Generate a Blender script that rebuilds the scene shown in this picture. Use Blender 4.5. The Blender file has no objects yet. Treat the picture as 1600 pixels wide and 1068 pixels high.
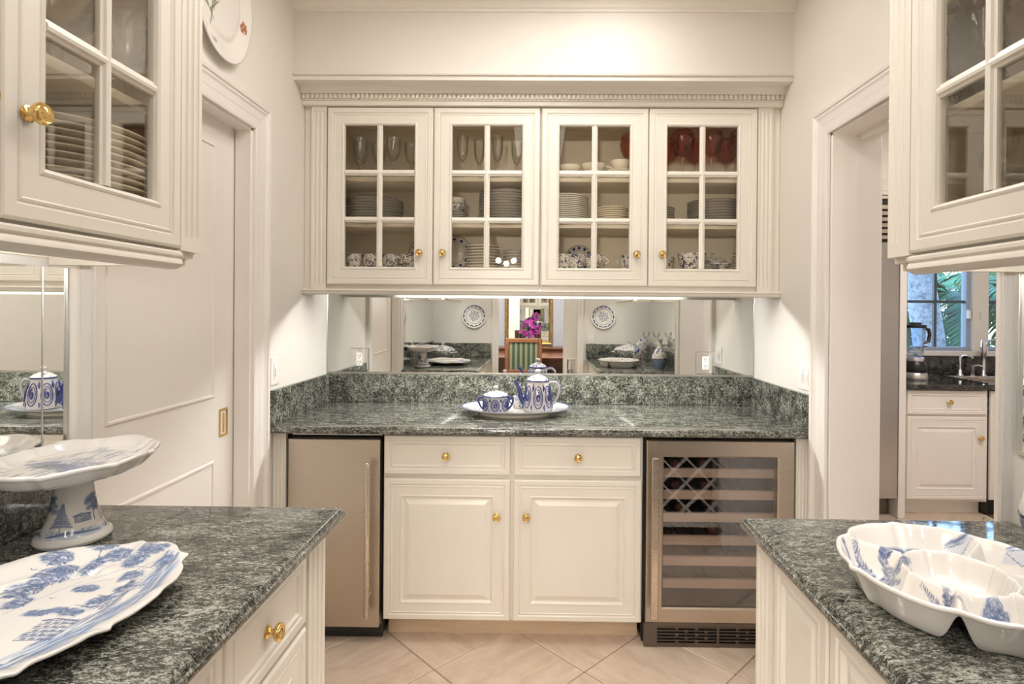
import bpy, bmesh, math, random
import numpy as np
from mathutils import Vector, Matrix
PI = math.pi
SC = bpy.context.scene
COL = SC.collection
R = math.radians

# ------------------------------------------------------------------ camera
YAW, ROLL, PITCH, F_PX = 0.0115, 0.0079, -0.0034, 877.53
cam_data = bpy.data.cameras.new('camera')
cam = bpy.data.objects.new('camera', cam_data)
COL.objects.link(cam)
fwd = Vector((-math.sin(YAW) * math.cos(PITCH), math.cos(YAW) * math.cos(PITCH), math.sin(PITCH)))
right0 = Vector((math.cos(YAW), math.sin(YAW), 0))
up0 = right0.cross(fwd)
rt = right0 * math.cos(ROLL) + up0 * math.sin(ROLL)
up = up0 * math.cos(ROLL) - right0 * math.sin(ROLL)
m = Matrix((rt, up, -fwd)).transposed().to_4x4()
m.translation = (0, 0, 1.401)
cam.matrix_world = m
cam_data.sensor_width = 36
cam_data.lens = 36 * F_PX / 1600
cam_data.shift_x = -(830.5 - 800) / 1600
cam_data.shift_y = -(534 - 487.4) / 1600
cam_data.clip_start = 0.02
SC.camera = cam

# ------------------------------------------------------------------ world, lights, exposure
SC.view_settings.view_transform = 'Standard'
SC.view_settings.look = 'None'
SC.view_settings.gamma = 1
SC.view_settings.use_curve_mapping = False
SC.view_settings.exposure = 0.14
SC.cycles.max_bounces = 14
SC.cycles.diffuse_bounces = 6
SC.cycles.glossy_bounces = 8
SC.cycles.transmission_bounces = 8
SC.cycles.transparent_max_bounces = 24
SC.cycles.sample_clamp_indirect = 6
SC.cycles.caustics_reflective = False
SC.cycles.caustics_refractive = False

world = bpy.data.worlds.new('world')
SC.world = world
world.use_nodes = True
wn = world.node_tree
bg = wn.nodes['Background']
sky = wn.nodes.new('ShaderNodeTexSky')
sky.sky_type = 'NISHITA'
sky.sun_disc = False
sky.sun_elevation = R(38)
sky.sun_rotation = R(200)
wn.links.new(sky.outputs[0], bg.inputs[0])
bg.inputs[1].default_value = 1.3

def area(name, loc, size, power, color, size_y=None, rot=(0, 0, 0), shape='DISK', spread=PI):
    l = bpy.data.lights.new(name, 'AREA')
    l.shape = shape
    l.size = size
    if size_y:
        l.size_y = size_y
    l.energy = power
    l.color = color
    l.spread = spread
    o = bpy.data.objects.new(name, l)
    o.location = loc
    o.rotation_euler = rot
    COL.objects.link(o)
    return o

WARM = (1.0, 0.93, 0.86)
for i, (x, y, p) in enumerate([(-0.42, 1.75, 4), (0.34, 2.12, 3.6)]):
    area('ceiling_downlight', (x, y, 2.80), 0.16, p, WARM)
area('added_ceiling_fill', (0.0, 1.15, 2.81), 0.40, 17, (1.0, 0.955, 0.90), 2.0, shape='RECTANGLE')  # added overhead fill for the pantry, not a known fixture
area('added_dining_fill', (0.0, -1.6, 2.75), 1.6, 45, (1.0, 0.93, 0.86), 1.6, shape='RECTANGLE')  # added soft fill for the dining room, apart from its chandelier
for x, y, z in ((-0.47, -1.30, 1.98), (-0.38, -1.38, 1.95), (-0.29, -1.30, 1.98)):      # candle bulbs of the dining chandelier
    pl = bpy.data.lights.new('chandelier_bulb', 'POINT')
    pl.energy = 38
    pl.color = (1.0, 0.92, 0.82)
    pl.shadow_soft_size = 0.03
    po = bpy.data.objects.new('chandelier_bulb', pl)
    po.location = (x, y, z)
    COL.objects.link(po)
area('added_kitchen_fill', (2.6, 2.2, 2.75), 1.2, 42, (1.0, 0.93, 0.88), 1.2, shape='RECTANGLE')  # added fill to brighten the kitchen; no such lamp is known

# ------------------------------------------------------------------ materials
def new_mat(name):
    mt = bpy.data.materials.new(name)
    mt.use_nodes = True
    nt = mt.node_tree
    return mt, nt, nt.nodes['Principled BSDF']

def N(nt, t, **kw):
    n = nt.nodes.new(t)
    for k, v in kw.items():
        if k in ('inp',):
            for a, b in v.items():
                n.inputs[a].default_value = b
        else:
            setattr(n, k, v)
    return n

def coords(nt, scale=(1, 1, 1), kind='Object', rot=(0, 0, 0)):
    tc = N(nt, 'ShaderNodeTexCoord')
    mp = N(nt, 'ShaderNodeMapping')
    mp.inputs['Scale'].default_value = scale
    mp.inputs['Rotation'].default_value = rot
    nt.links.new(tc.outputs[kind], mp.inputs['Vector'])
    return mp.outputs['Vector']

def world_coords(nt, scale=(1, 1, 1), rot=(0, 0, 0)):
    g = N(nt, 'ShaderNodeNewGeometry')
    mp = N(nt, 'ShaderNodeMapping')
    mp.inputs['Scale'].default_value = scale
    mp.inputs['Rotation'].default_value = rot
    nt.links.new(g.outputs['Position'], mp.inputs['Vector'])
    return mp.outputs['Vector']

def ramp(nt, fac, stops):
    r = N(nt, 'ShaderNodeValToRGB')
    el = r.color_ramp.elements
    while len(el) < len(stops):
        el.new(0.5)
    for e, (p, c) in zip(el, stops):
        e.position = p
        e.color = (c, c, c, 1) if isinstance(c, (int, float)) else (*c, 1)
    nt.links.new(fac, r.inputs[0])
    return r.outputs[0]

def mixc(nt, fac, a, b, mode='MIX'):
    mx = N(nt, 'ShaderNodeMix', data_type='RGBA', blend_type=mode)
    for sock, v in ((0, fac), (6, a), (7, b)):
        if hasattr(v, 'links'):
            nt.links.new(v, mx.inputs[sock])
        else:
            mx.inputs[sock].default_value = v if sock == 0 else ((*v, 1) if len(v) == 3 else v)
    return mx.outputs[2]

def noise(nt, vec, scale, detail=2, rough=0.5, dist=0.0):
    n = N(nt, 'ShaderNodeTexNoise', inp={'Scale': scale, 'Detail': detail, 'Roughness': rough, 'Distortion': dist})
    nt.links.new(vec, n.inputs['Vector'])
    return n.outputs['Fac']

def bump(nt, p, height, strength=0.1, dist=0.002):
    b = N(nt, 'ShaderNodeBump', inp={'Strength': strength, 'Distance': dist})
    nt.links.new(height, b.inputs['Height'])
    nt.links.new(b.outputs[0], p.inputs['Normal'])

def simple(name, color, rough=0.5, metal=0.0, var=0.0, scale=8, bmp=0.0, spec=0.5, coat=0.0):
    mt, nt, p = new_mat(name)
    p.inputs['Roughness'].default_value = rough
    p.inputs['Metallic'].default_value = metal
    p.inputs['Specular IOR Level'].default_value = spec
    p.inputs['Coat Weight'].default_value = coat
    v = world_coords(nt)
    f = noise(nt, v, scale, 3)
    lo = tuple(max(0, c * (1 - var)) for c in color)
    hi = tuple(min(1, c * (1 + var)) for c in color)
    nt.links.new(ramp(nt, f, [(0.3, lo), (0.7, hi)]), p.inputs['Base Color'])
    if bmp:
        bump(nt, p, noise(nt, v, scale * 8, 2), bmp)
    return mt

M = {}
M['cream'] = simple('cream_paint', (0.775, 0.74, 0.67), 0.32, var=0.02, scale=3, bmp=0.02)
M['cream_in'] = simple('cream_interior', (0.86, 0.79, 0.66), 0.5, var=0.02, scale=3)
M['wall'] = simple('wall_plaster', (0.775, 0.745, 0.695), 0.75, var=0.02, scale=2, bmp=0.05)
M['trim'] = simple('trim_paint', (0.79, 0.76, 0.72), 0.35, var=0.015, scale=3)
M['door'] = simple('door_paint', (0.77, 0.735, 0.69), 0.33, var=0.015, scale=3)
M['ceiling'] = simple('ceiling_paint', (0.84, 0.80, 0.74), 0.8, var=0.01)
M['white_plastic'] = simple('white_plastic', (0.84, 0.81, 0.78), 0.35)
M['dark'] = simple('black_plastic', (0.015, 0.015, 0.016), 0.3)
M['grout'] = simple('grout', (0.30, 0.24, 0.19), 0.9, var=0.15, scale=30)
M['brass'] = simple('polished_brass', (0.80, 0.56, 0.22), 0.14, 1.0, var=0.05)
M['chrome'] = simple('chrome', (0.75, 0.75, 0.76), 0.1, 1.0)
M['silver_strip'] = simple('satin_aluminium', (0.72, 0.70, 0.66), 0.3, 1.0)
M['porcelain'] = simple('white_porcelain', (0.80, 0.77, 0.71), 0.12, var=0.01, coat=0.3)
M['porcelain_cream'] = simple('cream_porcelain', (0.80, 0.74, 0.62), 0.15, var=0.01)
M['band'] = simple('grey_rim_band', (0.10, 0.09, 0.09), 0.25)
M['navy'] = simple('navy_glaze', (0.035, 0.045, 0.15), 0.15)
M['fridge_in'] = simple('lilac_grey_lining', (0.055, 0.05, 0.054), 0.5)
M['muntin'] = simple('backlit_muntin_grey', (0.09, 0.105, 0.135), 0.4)  # backlit shade of the glazing bars put into their colour
M['gold'] = simple('aged_gilding', (0.48, 0.30, 0.10), 0.4, 0.8, var=0.4, scale=40, bmp=0.4)
M['blue_wall'] = simple('blue_grey_wall', (0.42, 0.45, 0.52), 0.8, var=0.02)
M['tint_wall'] = simple('dado_white', (0.62, 0.62, 0.66), 0.7)
M['window_frame'] = simple('grey_window_paint', (0.36, 0.43, 0.56), 0.4)
M['orchid'] = simple('magenta_petal', (0.24, 0.012, 0.20), 0.5, var=0.3, scale=60)
M['leaf'] = simple('dark_green_leaf', (0.03, 0.10, 0.03), 0.4, var=0.4, scale=20)
M['palm'] = simple('palm_green', (0.045, 0.16, 0.07), 0.45, var=0.6, scale=3)
M['bottle'] = simple('dark_bottle_glass', (0.012, 0.016, 0.012), 0.06)
M['foil'] = simple('wine_foil', (0.16, 0.07, 0.05), 0.35, 0.4)

def wood(name, a, b, axis='x', rough=0.4, scale=14):
    mt, nt, p = new_mat(name)
    sc = {'x': (1, 9, 9), 'y': (9, 1, 9), 'z': (9, 9, 1)}[axis]
    f = noise(nt, world_coords(nt, sc), scale / 3, 4, 0.6, 0.6)
    nt.links.new(ramp(nt, f, [(0.3, a), (0.7, b)]), p.inputs['Base Color'])
    p.inputs['Roughness'].default_value = rough
    return mt
M['shelf_wood'] = wood('beech_shelf_front', (0.62, 0.49, 0.33), (0.74, 0.60, 0.43))
M['mahogany'] = wood('mahogany', (0.10, 0.035, 0.015), (0.19, 0.07, 0.03), rough=0.25)
M['chair_wood'] = wood('walnut_chair_frame', (0.17, 0.07, 0.028), (0.27, 0.12, 0.05), 'z', 0.3)
M['oak_floor'] = wood('oak_floor', (0.16, 0.08, 0.04), (0.25, 0.14, 0.07), 'y', 0.3)
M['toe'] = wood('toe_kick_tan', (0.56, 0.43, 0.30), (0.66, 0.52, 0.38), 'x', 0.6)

def steel(name, color, axis=(1, 260, 2), rough=0.28):
    mt, nt, p = new_mat(name)
    p.inputs['Metallic'].default_value = 1.0
    f = noise(nt, world_coords(nt, axis), 6, 3, 0.6)
    nt.links.new(ramp(nt, f, [(0.2, tuple(c * 0.93 for c in color)), (0.8, color)]), p.inputs['Base Color'])
    nt.links.new(ramp(nt, f, [(0.2, rough - 0.05), (0.8, rough + 0.06)]), p.inputs['Roughness'])
    p.inputs['Anisotropic'].default_value = 0.5
    return mt
M['steel'] = steel('brushed_steel', (0.60, 0.535, 0.455), (3, 3, 240), 0.3)
M['steel_h'] = steel('satin_steel_bar', (0.72, 0.64, 0.55), (3, 3, 60), 0.25)
M['steel_cool'] = steel('kitchen_steel', (0.56, 0.54, 0.53), (3, 3, 240), 0.25)
M['grille'] = steel('dark_steel_grille', (0.20, 0.17, 0.15), (3, 3, 120), 0.35)

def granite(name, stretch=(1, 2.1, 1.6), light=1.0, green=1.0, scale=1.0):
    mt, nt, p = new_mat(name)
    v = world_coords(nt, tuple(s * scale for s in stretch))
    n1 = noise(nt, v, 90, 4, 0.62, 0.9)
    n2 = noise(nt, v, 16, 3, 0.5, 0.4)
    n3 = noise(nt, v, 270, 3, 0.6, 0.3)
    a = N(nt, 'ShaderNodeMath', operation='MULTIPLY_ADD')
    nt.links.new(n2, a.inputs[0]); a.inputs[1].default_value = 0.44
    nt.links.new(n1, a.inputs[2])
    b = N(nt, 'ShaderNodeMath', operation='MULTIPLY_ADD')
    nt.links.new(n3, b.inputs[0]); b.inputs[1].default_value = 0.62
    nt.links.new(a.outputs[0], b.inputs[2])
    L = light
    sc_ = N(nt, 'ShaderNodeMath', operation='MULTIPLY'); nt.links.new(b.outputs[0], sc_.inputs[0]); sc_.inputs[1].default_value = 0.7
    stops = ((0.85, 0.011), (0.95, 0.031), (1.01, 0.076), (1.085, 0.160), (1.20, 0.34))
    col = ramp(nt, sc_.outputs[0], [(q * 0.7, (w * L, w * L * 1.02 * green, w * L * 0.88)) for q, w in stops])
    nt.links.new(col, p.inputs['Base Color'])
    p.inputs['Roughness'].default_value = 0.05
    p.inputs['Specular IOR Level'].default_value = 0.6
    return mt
M['granite'] = granite('grey_green_granite')
M['granite_y'] = granite('grey_green_granite_backsplash', (1.15, 1.15, 1.15), 1.0, 1.03)
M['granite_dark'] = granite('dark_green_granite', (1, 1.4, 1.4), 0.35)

def tile_mat():
    mt, nt, p = new_mat('travertine_tile')
    oi = N(nt, 'ShaderNodeObjectInfo')
    tc = N(nt, 'ShaderNodeTexCoord')
    add = N(nt, 'ShaderNodeVectorMath', operation='ADD')
    mul = N(nt, 'ShaderNodeVectorMath', operation='SCALE')
    mul.inputs['Scale'].default_value = 1.0
    comb = N(nt, 'ShaderNodeCombineXYZ')
    mm = N(nt, 'ShaderNodeMath', operation='MULTIPLY'); mm.inputs[1].default_value = 37.0
    nt.links.new(oi.outputs['Random'], mm.inputs[0])
    nt.links.new(mm.outputs[0], comb.inputs[0]); nt.links.new(mm.outputs[0], comb.inputs[2])
    nt.links.new(tc.outputs['Object'], add.inputs[0]); nt.links.new(comb.outputs[0], add.inputs[1])
    mp = N(nt, 'ShaderNodeMapping'); mp.inputs['Scale'].default_value = (2.2, 7, 5)
    nt.links.new(add.outputs[0], mp.inputs['Vector'])
    f = noise(nt, mp.outputs[0], 2.2, 6, 0.62, 0.8)
    c = ramp(nt, f, [(0.28, (0.50, 0.385, 0.29)), (0.5, (0.62, 0.50, 0.395)), (0.72, (0.70, 0.585, 0.475))])
    c = mixc(nt, 0.10, c, ramp(nt, oi.outputs['Random'], [(0, (0.5, 0.38, 0.3)), (1, (0.75, 0.66, 0.55))]))
    nt.links.new(c, p.inputs['Base Color'])
    p.inputs['Roughness'].default_value = 0.36
    return mt
M['tile'] = tile_mat()

def glass(name, tint=(0.97, 0.97, 0.95), strength=1.0, base=0.04, rough=0.0):
    """thin clear glass: fresnel mix of a see-through and a mirror lobe"""
    mt = bpy.data.materials.new(name); mt.use_nodes = True
    nt = mt.node_tree; nt.nodes.clear()
    out = N(nt, 'ShaderNodeOutputMaterial')
    tr = N(nt, 'ShaderNodeBsdfTransparent'); tr.inputs[0].default_value = (*tint, 1)
    gl = N(nt, 'ShaderNodeBsdfGlossy'); gl.inputs['Roughness'].default_value = rough
    lw = N(nt, 'ShaderNodeLayerWeight'); lw.inputs['Blend'].default_value = 0.35
    ma = N(nt, 'ShaderNodeMath', operation='MULTIPLY_ADD')
    nt.links.new(lw.outputs['Fresnel'], ma.inputs[0]); ma.inputs[1].default_value = strength; ma.inputs[2].default_value = base
    ma.use_clamp = True
    mx = N(nt, 'ShaderNodeMixShader')
    nt.links.new(ma.outputs[0], mx.inputs[0]); nt.links.new(tr.outputs[0], mx.inputs[1]); nt.links.new(gl.outputs[0], mx.inputs[2])
    nt.links.new(mx.outputs[0], out.inputs[0])
    return mt
M['pane'] = glass('cabinet_glass', (0.985, 0.975, 0.95), 0.30, 0.0)
M['wine_pane'] = glass('wine_door_glass', (0.93, 0.91, 0.93), 0.45, 0.115)
M['window_pane'] = glass('window_glass', (0.9, 0.95, 1.0), 0.4, 0.02)
M['crystal'] = glass('clear_crystal', (0.995, 0.995, 0.985), 0.62, 0.03, 0.03)
M['red_glass'] = glass('ruby_glass', (0.90, 0.66, 0.58), 0.35, 0.03)
M['plum_glass'] = glass('plum_glass', (0.42, 0.28, 0.25), 0.5, 0.03)

def mirror_mat():
    mt, nt, p = new_mat('mirror_glass')
    p.inputs['Metallic'].default_value = 1
    p.inputs['Roughness'].default_value = 0.0
    p.inputs['Base Color'].default_value = (0.93, 0.945, 0.92, 1)
    return mt
M['mirror'] = mirror_mat()

def emit(name, color, s):
    mt = bpy.data.materials.new(name); mt.use_nodes = True
    nt = mt.node_tree; nt.nodes.clear()
    out = N(nt, 'ShaderNodeOutputMaterial'); e = N(nt, 'ShaderNodeEmission')
    e.inputs[0].default_value = (*color, 1); e.inputs[1].default_value = s
    nt.links.new(e.outputs[0], out.inputs[0])
    return mt
M['tube'] = emit('lit_lamp_tube', (1.0, 0.975, 0.94), 270.0)
M['tube_side'] = emit('lit_side_lamp_tube', (1.0, 0.975, 0.94), 92.0)

def painted():
    """glazed white ware whose hand painting is a colour attribute"""
    mt, nt, p = new_mat('painted_porcelain')
    a = N(nt, 'ShaderNodeAttribute'); a.attribute_name = 'paint'
    nt.links.new(a.outputs['Color'], p.inputs['Base Color'])
    p.inputs['Roughness'].default_value = 0.09
    p.inputs['Coat Weight'].default_value = 0.4
    p.inputs['Coat Roughness'].default_value = 0.04
    return mt
M['painted'] = painted()

def delft(name, scale, thr, base=(0.82, 0.79, 0.74), blue=(0.05, 0.075, 0.22), soft=0.04):
    mt, nt, p = new_mat(name)
    v = coords(nt)
    n = noise(nt, v, scale, 3, 0.55, 1.2)
    n2 = noise(nt, v, scale * 0.35, 2, 0.5, 0.5)
    ad = N(nt, 'ShaderNodeMath', operation='MULTIPLY_ADD')
    nt.links.new(n2, ad.inputs[0]); ad.inputs[1].default_value = 0.5; nt.links.new(n, ad.inputs[2])
    c = ramp(nt, ad.outputs[0], [(thr, base), (thr + soft, blue)])
    nt.links.new(c, p.inputs['Base Color'])
    p.inputs['Roughness'].default_value = 0.12
    return mt
M['delft'] = delft('blue_figured_china', 55, 0.80)
M['delft_fine'] = delft('fine_blue_figured_china', 90, 0.77, (0.80, 0.77, 0.72), (0.08, 0.09, 0.15))
M['delft_bold'] = delft('bold_blue_figured_china', 34, 0.77)

# ------------------------------------------------------------------ mesh helpers
class MB:
    """collects vertices and faces; build() links them as ONE mesh object"""
    def __init__(s):
        s.v = []; s.f = []; s.mi = []; s.cur = 0; s.xf = None
    def add(s, vs, fs):
        o = len(s.v)
        if s.xf is not None:
            vs = [tuple(s.xf @ Vector(q)) for q in vs]
        s.v += [tuple(q) for q in vs]
        s.f += [tuple(i + o for i in f) for f in fs]
        s.mi += [s.cur] * len(fs)
        return s
    def box(s, x0, x1, y0, y1, z0, z1, c=0.0):
        if c <= 0:
            vs = [(x, y, z) for z in (z0, z1) for y in (y0, y1) for x in (x0, x1)]
            return s.add(vs, [(0, 2, 3, 1), (4, 5, 7, 6), (0, 1, 5, 4), (2, 6, 7, 3), (0, 4, 6, 2), (1, 3, 7, 5)])
        c = min(c, (x1 - x0) * .45, (y1 - y0) * .45, (z1 - z0) * .45)
        X = (x0, x1); Y = (y0, y1); Z = (z0, z1)
        vs = []; idx = {}
        for i in (0, 1):
            for j in (0, 1):
                for k in (0, 1):
                    P = (X[i], Y[j], Z[k]); sg = (1 - 2 * i, 1 - 2 * j, 1 - 2 * k)
                    for ax in range(3):
                        q = [P[a] + (0 if a == ax else sg[a] * c) for a in range(3)]
                        idx[(i, j, k, ax)] = len(vs); vs.append(tuple(q))
        fs = []
        for i in (0, 1):
            f = [idx[(i, j, k, 0)] for j, k in ((0, 0), (1, 0), (1, 1), (0, 1))]; fs.append(f if i else f[::-1])
            f = [idx[(j, i, k, 1)] for j, k in ((0, 0), (0, 1), (1, 1), (1, 0))]; fs.append(f if i else f[::-1])
            f = [idx[(j, k, i, 2)] for j, k in ((0, 0), (1, 0), (1, 1), (0, 1))]; fs.append(f if i else f[::-1])
        for i in (0, 1):
            for j in (0, 1):
                fs.append([idx[(i, j, 0, 0)], idx[(i, j, 1, 0)], idx[(i, j, 1, 1)], idx[(i, j, 0, 1)]])
                fs.append([idx[(i, 0, j, 0)], idx[(i, 1, j, 0)], idx[(i, 1, j, 2)], idx[(i, 0, j, 2)]])
                fs.append([idx[(0, i, j, 1)], idx[(1, i, j, 1)], idx[(1, i, j, 2)], idx[(0, i, j, 2)]])
                for k in (0, 1):
                    fs.append([idx[(i, j, k, 0)], idx[(i, j, k, 1)], idx[(i, j, k, 2)]])
        return s.add(vs, fs)
    def loops(s, loops, cap0=False, cap1=False, closed=True):
        n = len(loops[0]); vs = [q for l in loops for q in l]; fs = []
        for a in range(len(loops) - 1):
            for i in range(n if closed else n - 1):
                j = (i + 1) % n
                fs.append((a * n + i, a * n + j, (a + 1) * n + j, (a + 1) * n + i))
        if cap0: fs.append(tuple(range(n))[::-1])
        if cap1: fs.append(tuple((len(loops) - 1) * n + i for i in range(n)))
        return s.add(vs, fs)
    def rect(s, x0, x1, z0, z1, steps, yf, cap=True, back=None):
        """mitred moulding: concentric rectangles (inset, depth behind the front) seen from -Y"""
        L = []
        for ins, d in steps:
            a, b, c, e = x0 + ins, x1 - ins, z0 + ins, z1 - ins
            L.append([(a, yf + d, c), (b, yf + d, c), (b, yf + d, e), (a, yf + d, e)])
        return s.loops(L, cap0=(back is None), cap1=cap)
    def slab(s, x0, x1, y0, y1, steps):
        """concentric rectangles (inset, z) - a worktop with a moulded edge"""
        L = [[(x0 + i, y0 + i, z), (x1 - i, y0 + i, z), (x1 - i, y1 - i, z), (x0 + i, y1 - i, z)] for i, z in steps]
        return s.loops(L, True, True)
    def lathe(s, prof, n=24, o=(0, 0, 0), axis='z', cap=True, sx=1.0, sy=1.0, rfun=None):
        L = []
        for r, z in prof:
            ring = []
            for k in range(n):
                t = 2 * PI * k / n
                rr = r * (rfun(t, z) if rfun else 1)
                x, y = rr * math.cos(t) * sx, rr * math.sin(t) * sy
                if axis == 'z': q = (x, y, z)
                elif axis == '-y': q = (x, -z, y)
                elif axis == 'y': q = (x, z, -y)
                else: q = (z, x, y)
                ring.append((q[0] + o[0], q[1] + o[1], q[2] + o[2]))
            L.append(ring)
        return s.loops(L, cap, cap)
    def tube(s, pts, rad, n=8, cap=True):
        pts = [Vector(p) for p in pts]
        if not isinstance(rad, (list, tuple)): rad = [rad] * len(pts)
        L = []; ref = None
        for i, p in enumerate(pts):
            t = (pts[min(i + 1, len(pts) - 1)] - pts[max(i - 1, 0)]).normalized()
            if ref is None:
                ref = Vector((0, 0, 1)) if abs(t.z) < 0.9 else Vector((1, 0, 0))
            a = (ref - t * ref.dot(t)).normalized(); b = t.cross(a); ref = a
            L.append([tuple(p + (a * math.cos(2 * PI * k / n) + b * math.sin(2 * PI * k / n)) * rad[i]) for k in range(n)])
        return s.loops(L, cap, cap)
    def extrude(s, poly, axis, a0, a1):
        def q(u, w, t):
            return {'x': (t, u, w), 'y': (u, t, w), 'z': (u, w, t)}[axis]
        return s.loops([[q(u, w, a0) for u, w in poly], [q(u, w, a1) for u, w in poly]], True, True)
    def mesh(s, name, mats, smooth=None):
        me = bpy.data.meshes.new(name)
        me.from_pydata(s.v, [], s.f)
        bm = bmesh.new(); bm.from_mesh(me)
        bmesh.ops.recalc_face_normals(bm, faces=bm.faces)
        bm.to_mesh(me); bm.free()
        for mt in (mats if isinstance(mats, (list, tuple)) else [mats]):
            me.materials.append(mt)
        if any(s.mi):
            me.polygons.foreach_set('material_index', s.mi)
        if smooth:
            me.polygons.foreach_set('use_smooth', [True] * len(me.polygons))
            me.set_sharp_from_angle(angle=smooth)
        me.update()
        return me
    def build(s, name, mats, parent=None, smooth=None, loc=(0, 0, 0), rot=(0, 0, 0)):
        return obj(name, s.mesh(name, mats, smooth), parent, loc, rot)

def obj(name, me, parent=None, loc=(0, 0, 0), rot=(0, 0, 0)):
    o = bpy.data.objects.new(name, me)
    COL.objects.link(o)
    o.parent = parent
    o.location = loc
    o.rotation_euler = rot
    return o

def tag(o, label, cat, group=None):
    o['label'] = label; o['category'] = cat
    if group: o['group'] = group
    return o

def thing(name, label, cat, loc=(0, 0, 0), rotz=0.0, group=None):
    o = bpy.data.objects.new(name, None)
    o.empty_display_size = 0.05
    COL.objects.link(o)
    o.location = loc; o.rotation_euler = (0, 0, rotz)
    return tag(o, label, cat, group)

def struct(o):
    o['kind'] = 'structure'
    return o

def kids(o):
    return list(o.children)

def dup(o, loc=None, rotz=None, label=None, parent=None):
    c = o.copy(); COL.objects.link(c)
    if parent is not None: c.parent = parent
    if loc is not None: c.location = loc
    if rotz is not None: c.rotation_euler = (0, 0, rotz)
    if label: c['label'] = label
    for ch in kids(o):
        dup(ch, parent=c)
    return c

ORD = ['top', 'second', 'third', 'fourth', 'fifth', 'sixth', 'seventh', 'eighth', 'ninth', 'tenth', 'eleventh',
       'twelfth', 'thirteenth', 'fourteenth', 'fifteenth', 'sixteenth']
SM = 0.7

# common small parts ------------------------------------------------
def _knob():
    b = MB()
    b.lathe([(0.0, 0), (0.0125, 0.0), (0.0125, 0.003), (0.008, 0.005), (0.0058, 0.009), (0.0062, 0.013), (0.012, 0.016),
             (0.0165, 0.020), (0.0172, 0.0235), (0.0165, 0.026), (0.0135, 0.029), (0.012, 0.0282), (0.009, 0.0285), (0.006, 0.0305), (0.0, 0.031)], 20, axis='-y', cap=False)
    return b.mesh('knob', M['brass'], 0.9)
KNOB = _knob()
def knob(parent, x, y, z):
    return obj('knob', KNOB, parent, (x, y, z))

def flute_poly(w, d, n=3, fr=None):
    """cross-section of a fluted strip, front at y=0, width w centred on 0"""
    fr = fr or w / (n * 2 + 1) * 0.62
    pts = [(-w / 2, d), (-w / 2, 0)]
    for i in range(n):
        cx = -w / 2 + w * (i + 0.5) / n * 0.82 + w * 0.09
        for k in range(7):
            t = PI * k / 6
            pts.append((cx - fr * math.cos(t), 0.75 * fr * math.sin(t)))
    pts += [(w / 2, 0), (w / 2, d)]
    return pts

def pilaster(name, parent, xc, yf, z0, z1, w, d=0.02, n=3, block=0.03):
    b = MB()
    P = flute_poly(w, d, n)
    b.extrude([(xc + u, yf + v) for u, v in P], 'z', z0 + block, z1 - block)
    b.box(xc - w / 2, xc + w / 2, yf, yf + d, z0, z0 + block)
    b.box(xc - w / 2, xc + w / 2, yf, yf + d, z1 - block, z1)
    return b.build(name, M['cream'], parent)

FRAME_STEPS = [(0, .021), (0, .006), (.002, .002), (.005, .0), (.024, .0), (.026, .0035), (.029, .0045), (.031, .002), (.034, .0012), (.0365, .003)]

def glass_door(parent, x0, x1, z0, z1, yf, px0, px1, pz0, pz1, nx=2, nz=3, knob_at=None, mats=None):
    """a glazed door: mitred frame, muntins, one pane object per light"""
    b = MB()
    # frame: outer moulding to the flat, then inner bead to the opening
    def L(ins, d):
        return (x0 + ins, x1 - ins, z0 + ins, z1 - ins, d)
    seq = [L(i, d) for i, d in FRAME_STEPS]
    for e, d in ((.014, .003), (.012, .0015), (.008, .0), (.003, .003), (.0, .010), (.0, .021)):
        seq.append((px0 - e, px1 + e, pz0 - e, pz1 + e, d))
    loops = [[(a, yf + d, c), (bb, yf + d, c), (bb, yf + d, e), (a, yf + d, e)] for a, bb, c, e, d in seq]
    loops.append(loops[0])
    b.loops(loops)
    mw = 0.026
    def munt_poly(c):
        return [(c - mw / 2, yf + .018), (c - mw / 2, yf + .009), (c - mw * .3, yf + .0075), (c - mw * .22, yf + .003), (c, yf + .0015),
                (c + mw * .22, yf + .003), (c + mw * .3, yf + .0075), (c + mw / 2, yf + .009), (c + mw / 2, yf + .018)]
    xs = [px0 + (px1 - px0) * i / nx for i in range(nx + 1)]
    zs = [pz0 + (pz1 - pz0) * i / nz for i in range(nz + 1)]
    for x in xs[1:-1]:
        b.extrude(munt_poly(x), 'z', pz0, pz1)
    for z in zs[1:-1]:
        b.extrude([(v, u) for u, v in munt_poly(z)], 'x', px0, px1)
    d = b.build('door', M['cream'], parent)
    pw, ph = (px1 - px0) / nx, (pz1 - pz0) / nz
    pm = MB().box(-pw / 2 + .003, pw / 2 - .003, -.0015, .0015, -ph / 2 + .003, ph / 2 - .003).mesh('pane', M['pane'])
    for i in range(nx):
        for k in range(nz):
            obj('pane', pm, d, ((xs[i] + xs[i + 1]) / 2, yf + .0145, (zs[k] + zs[k + 1]) / 2))
    if knob_at:
        knob(d, knob_at[0], yf, knob_at[1])
    return d

DOOR_STEPS = [(0, .02), (0, .006), (.002, .002), (.005, 0), (.022, 0), (.0245, .0035), (.027, .0045), (.0295, .002), (.033, .001), (.036, .003),
              (.068, .003), (.071, .001), (.0745, .0015), (.078, .008), (.082, .010), (.088, .009), (.104, .003), (.107, .002)]
DRAWER_STEPS = [(0, .02), (0, .006), (.002, .002), (.005, 0), (.022, .0), (.025, .0035), (.029, .004), (.031, .0015), (.036, .001), (.040, .0065), (.043, .007)]
def panel_door(parent, name, x0, x1, z0, z1, yf, steps, knob_at=None, mat='cream'):
    b = MB()
    b.rect(x0, x1, z0, z1, steps, yf)
    d = b.build(name, M[mat], parent)
    if knob_at:
        knob(d, knob_at[0], yf + (steps[-1][1] if name == 'drawer' else .003), knob_at[1])
    return d

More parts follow.
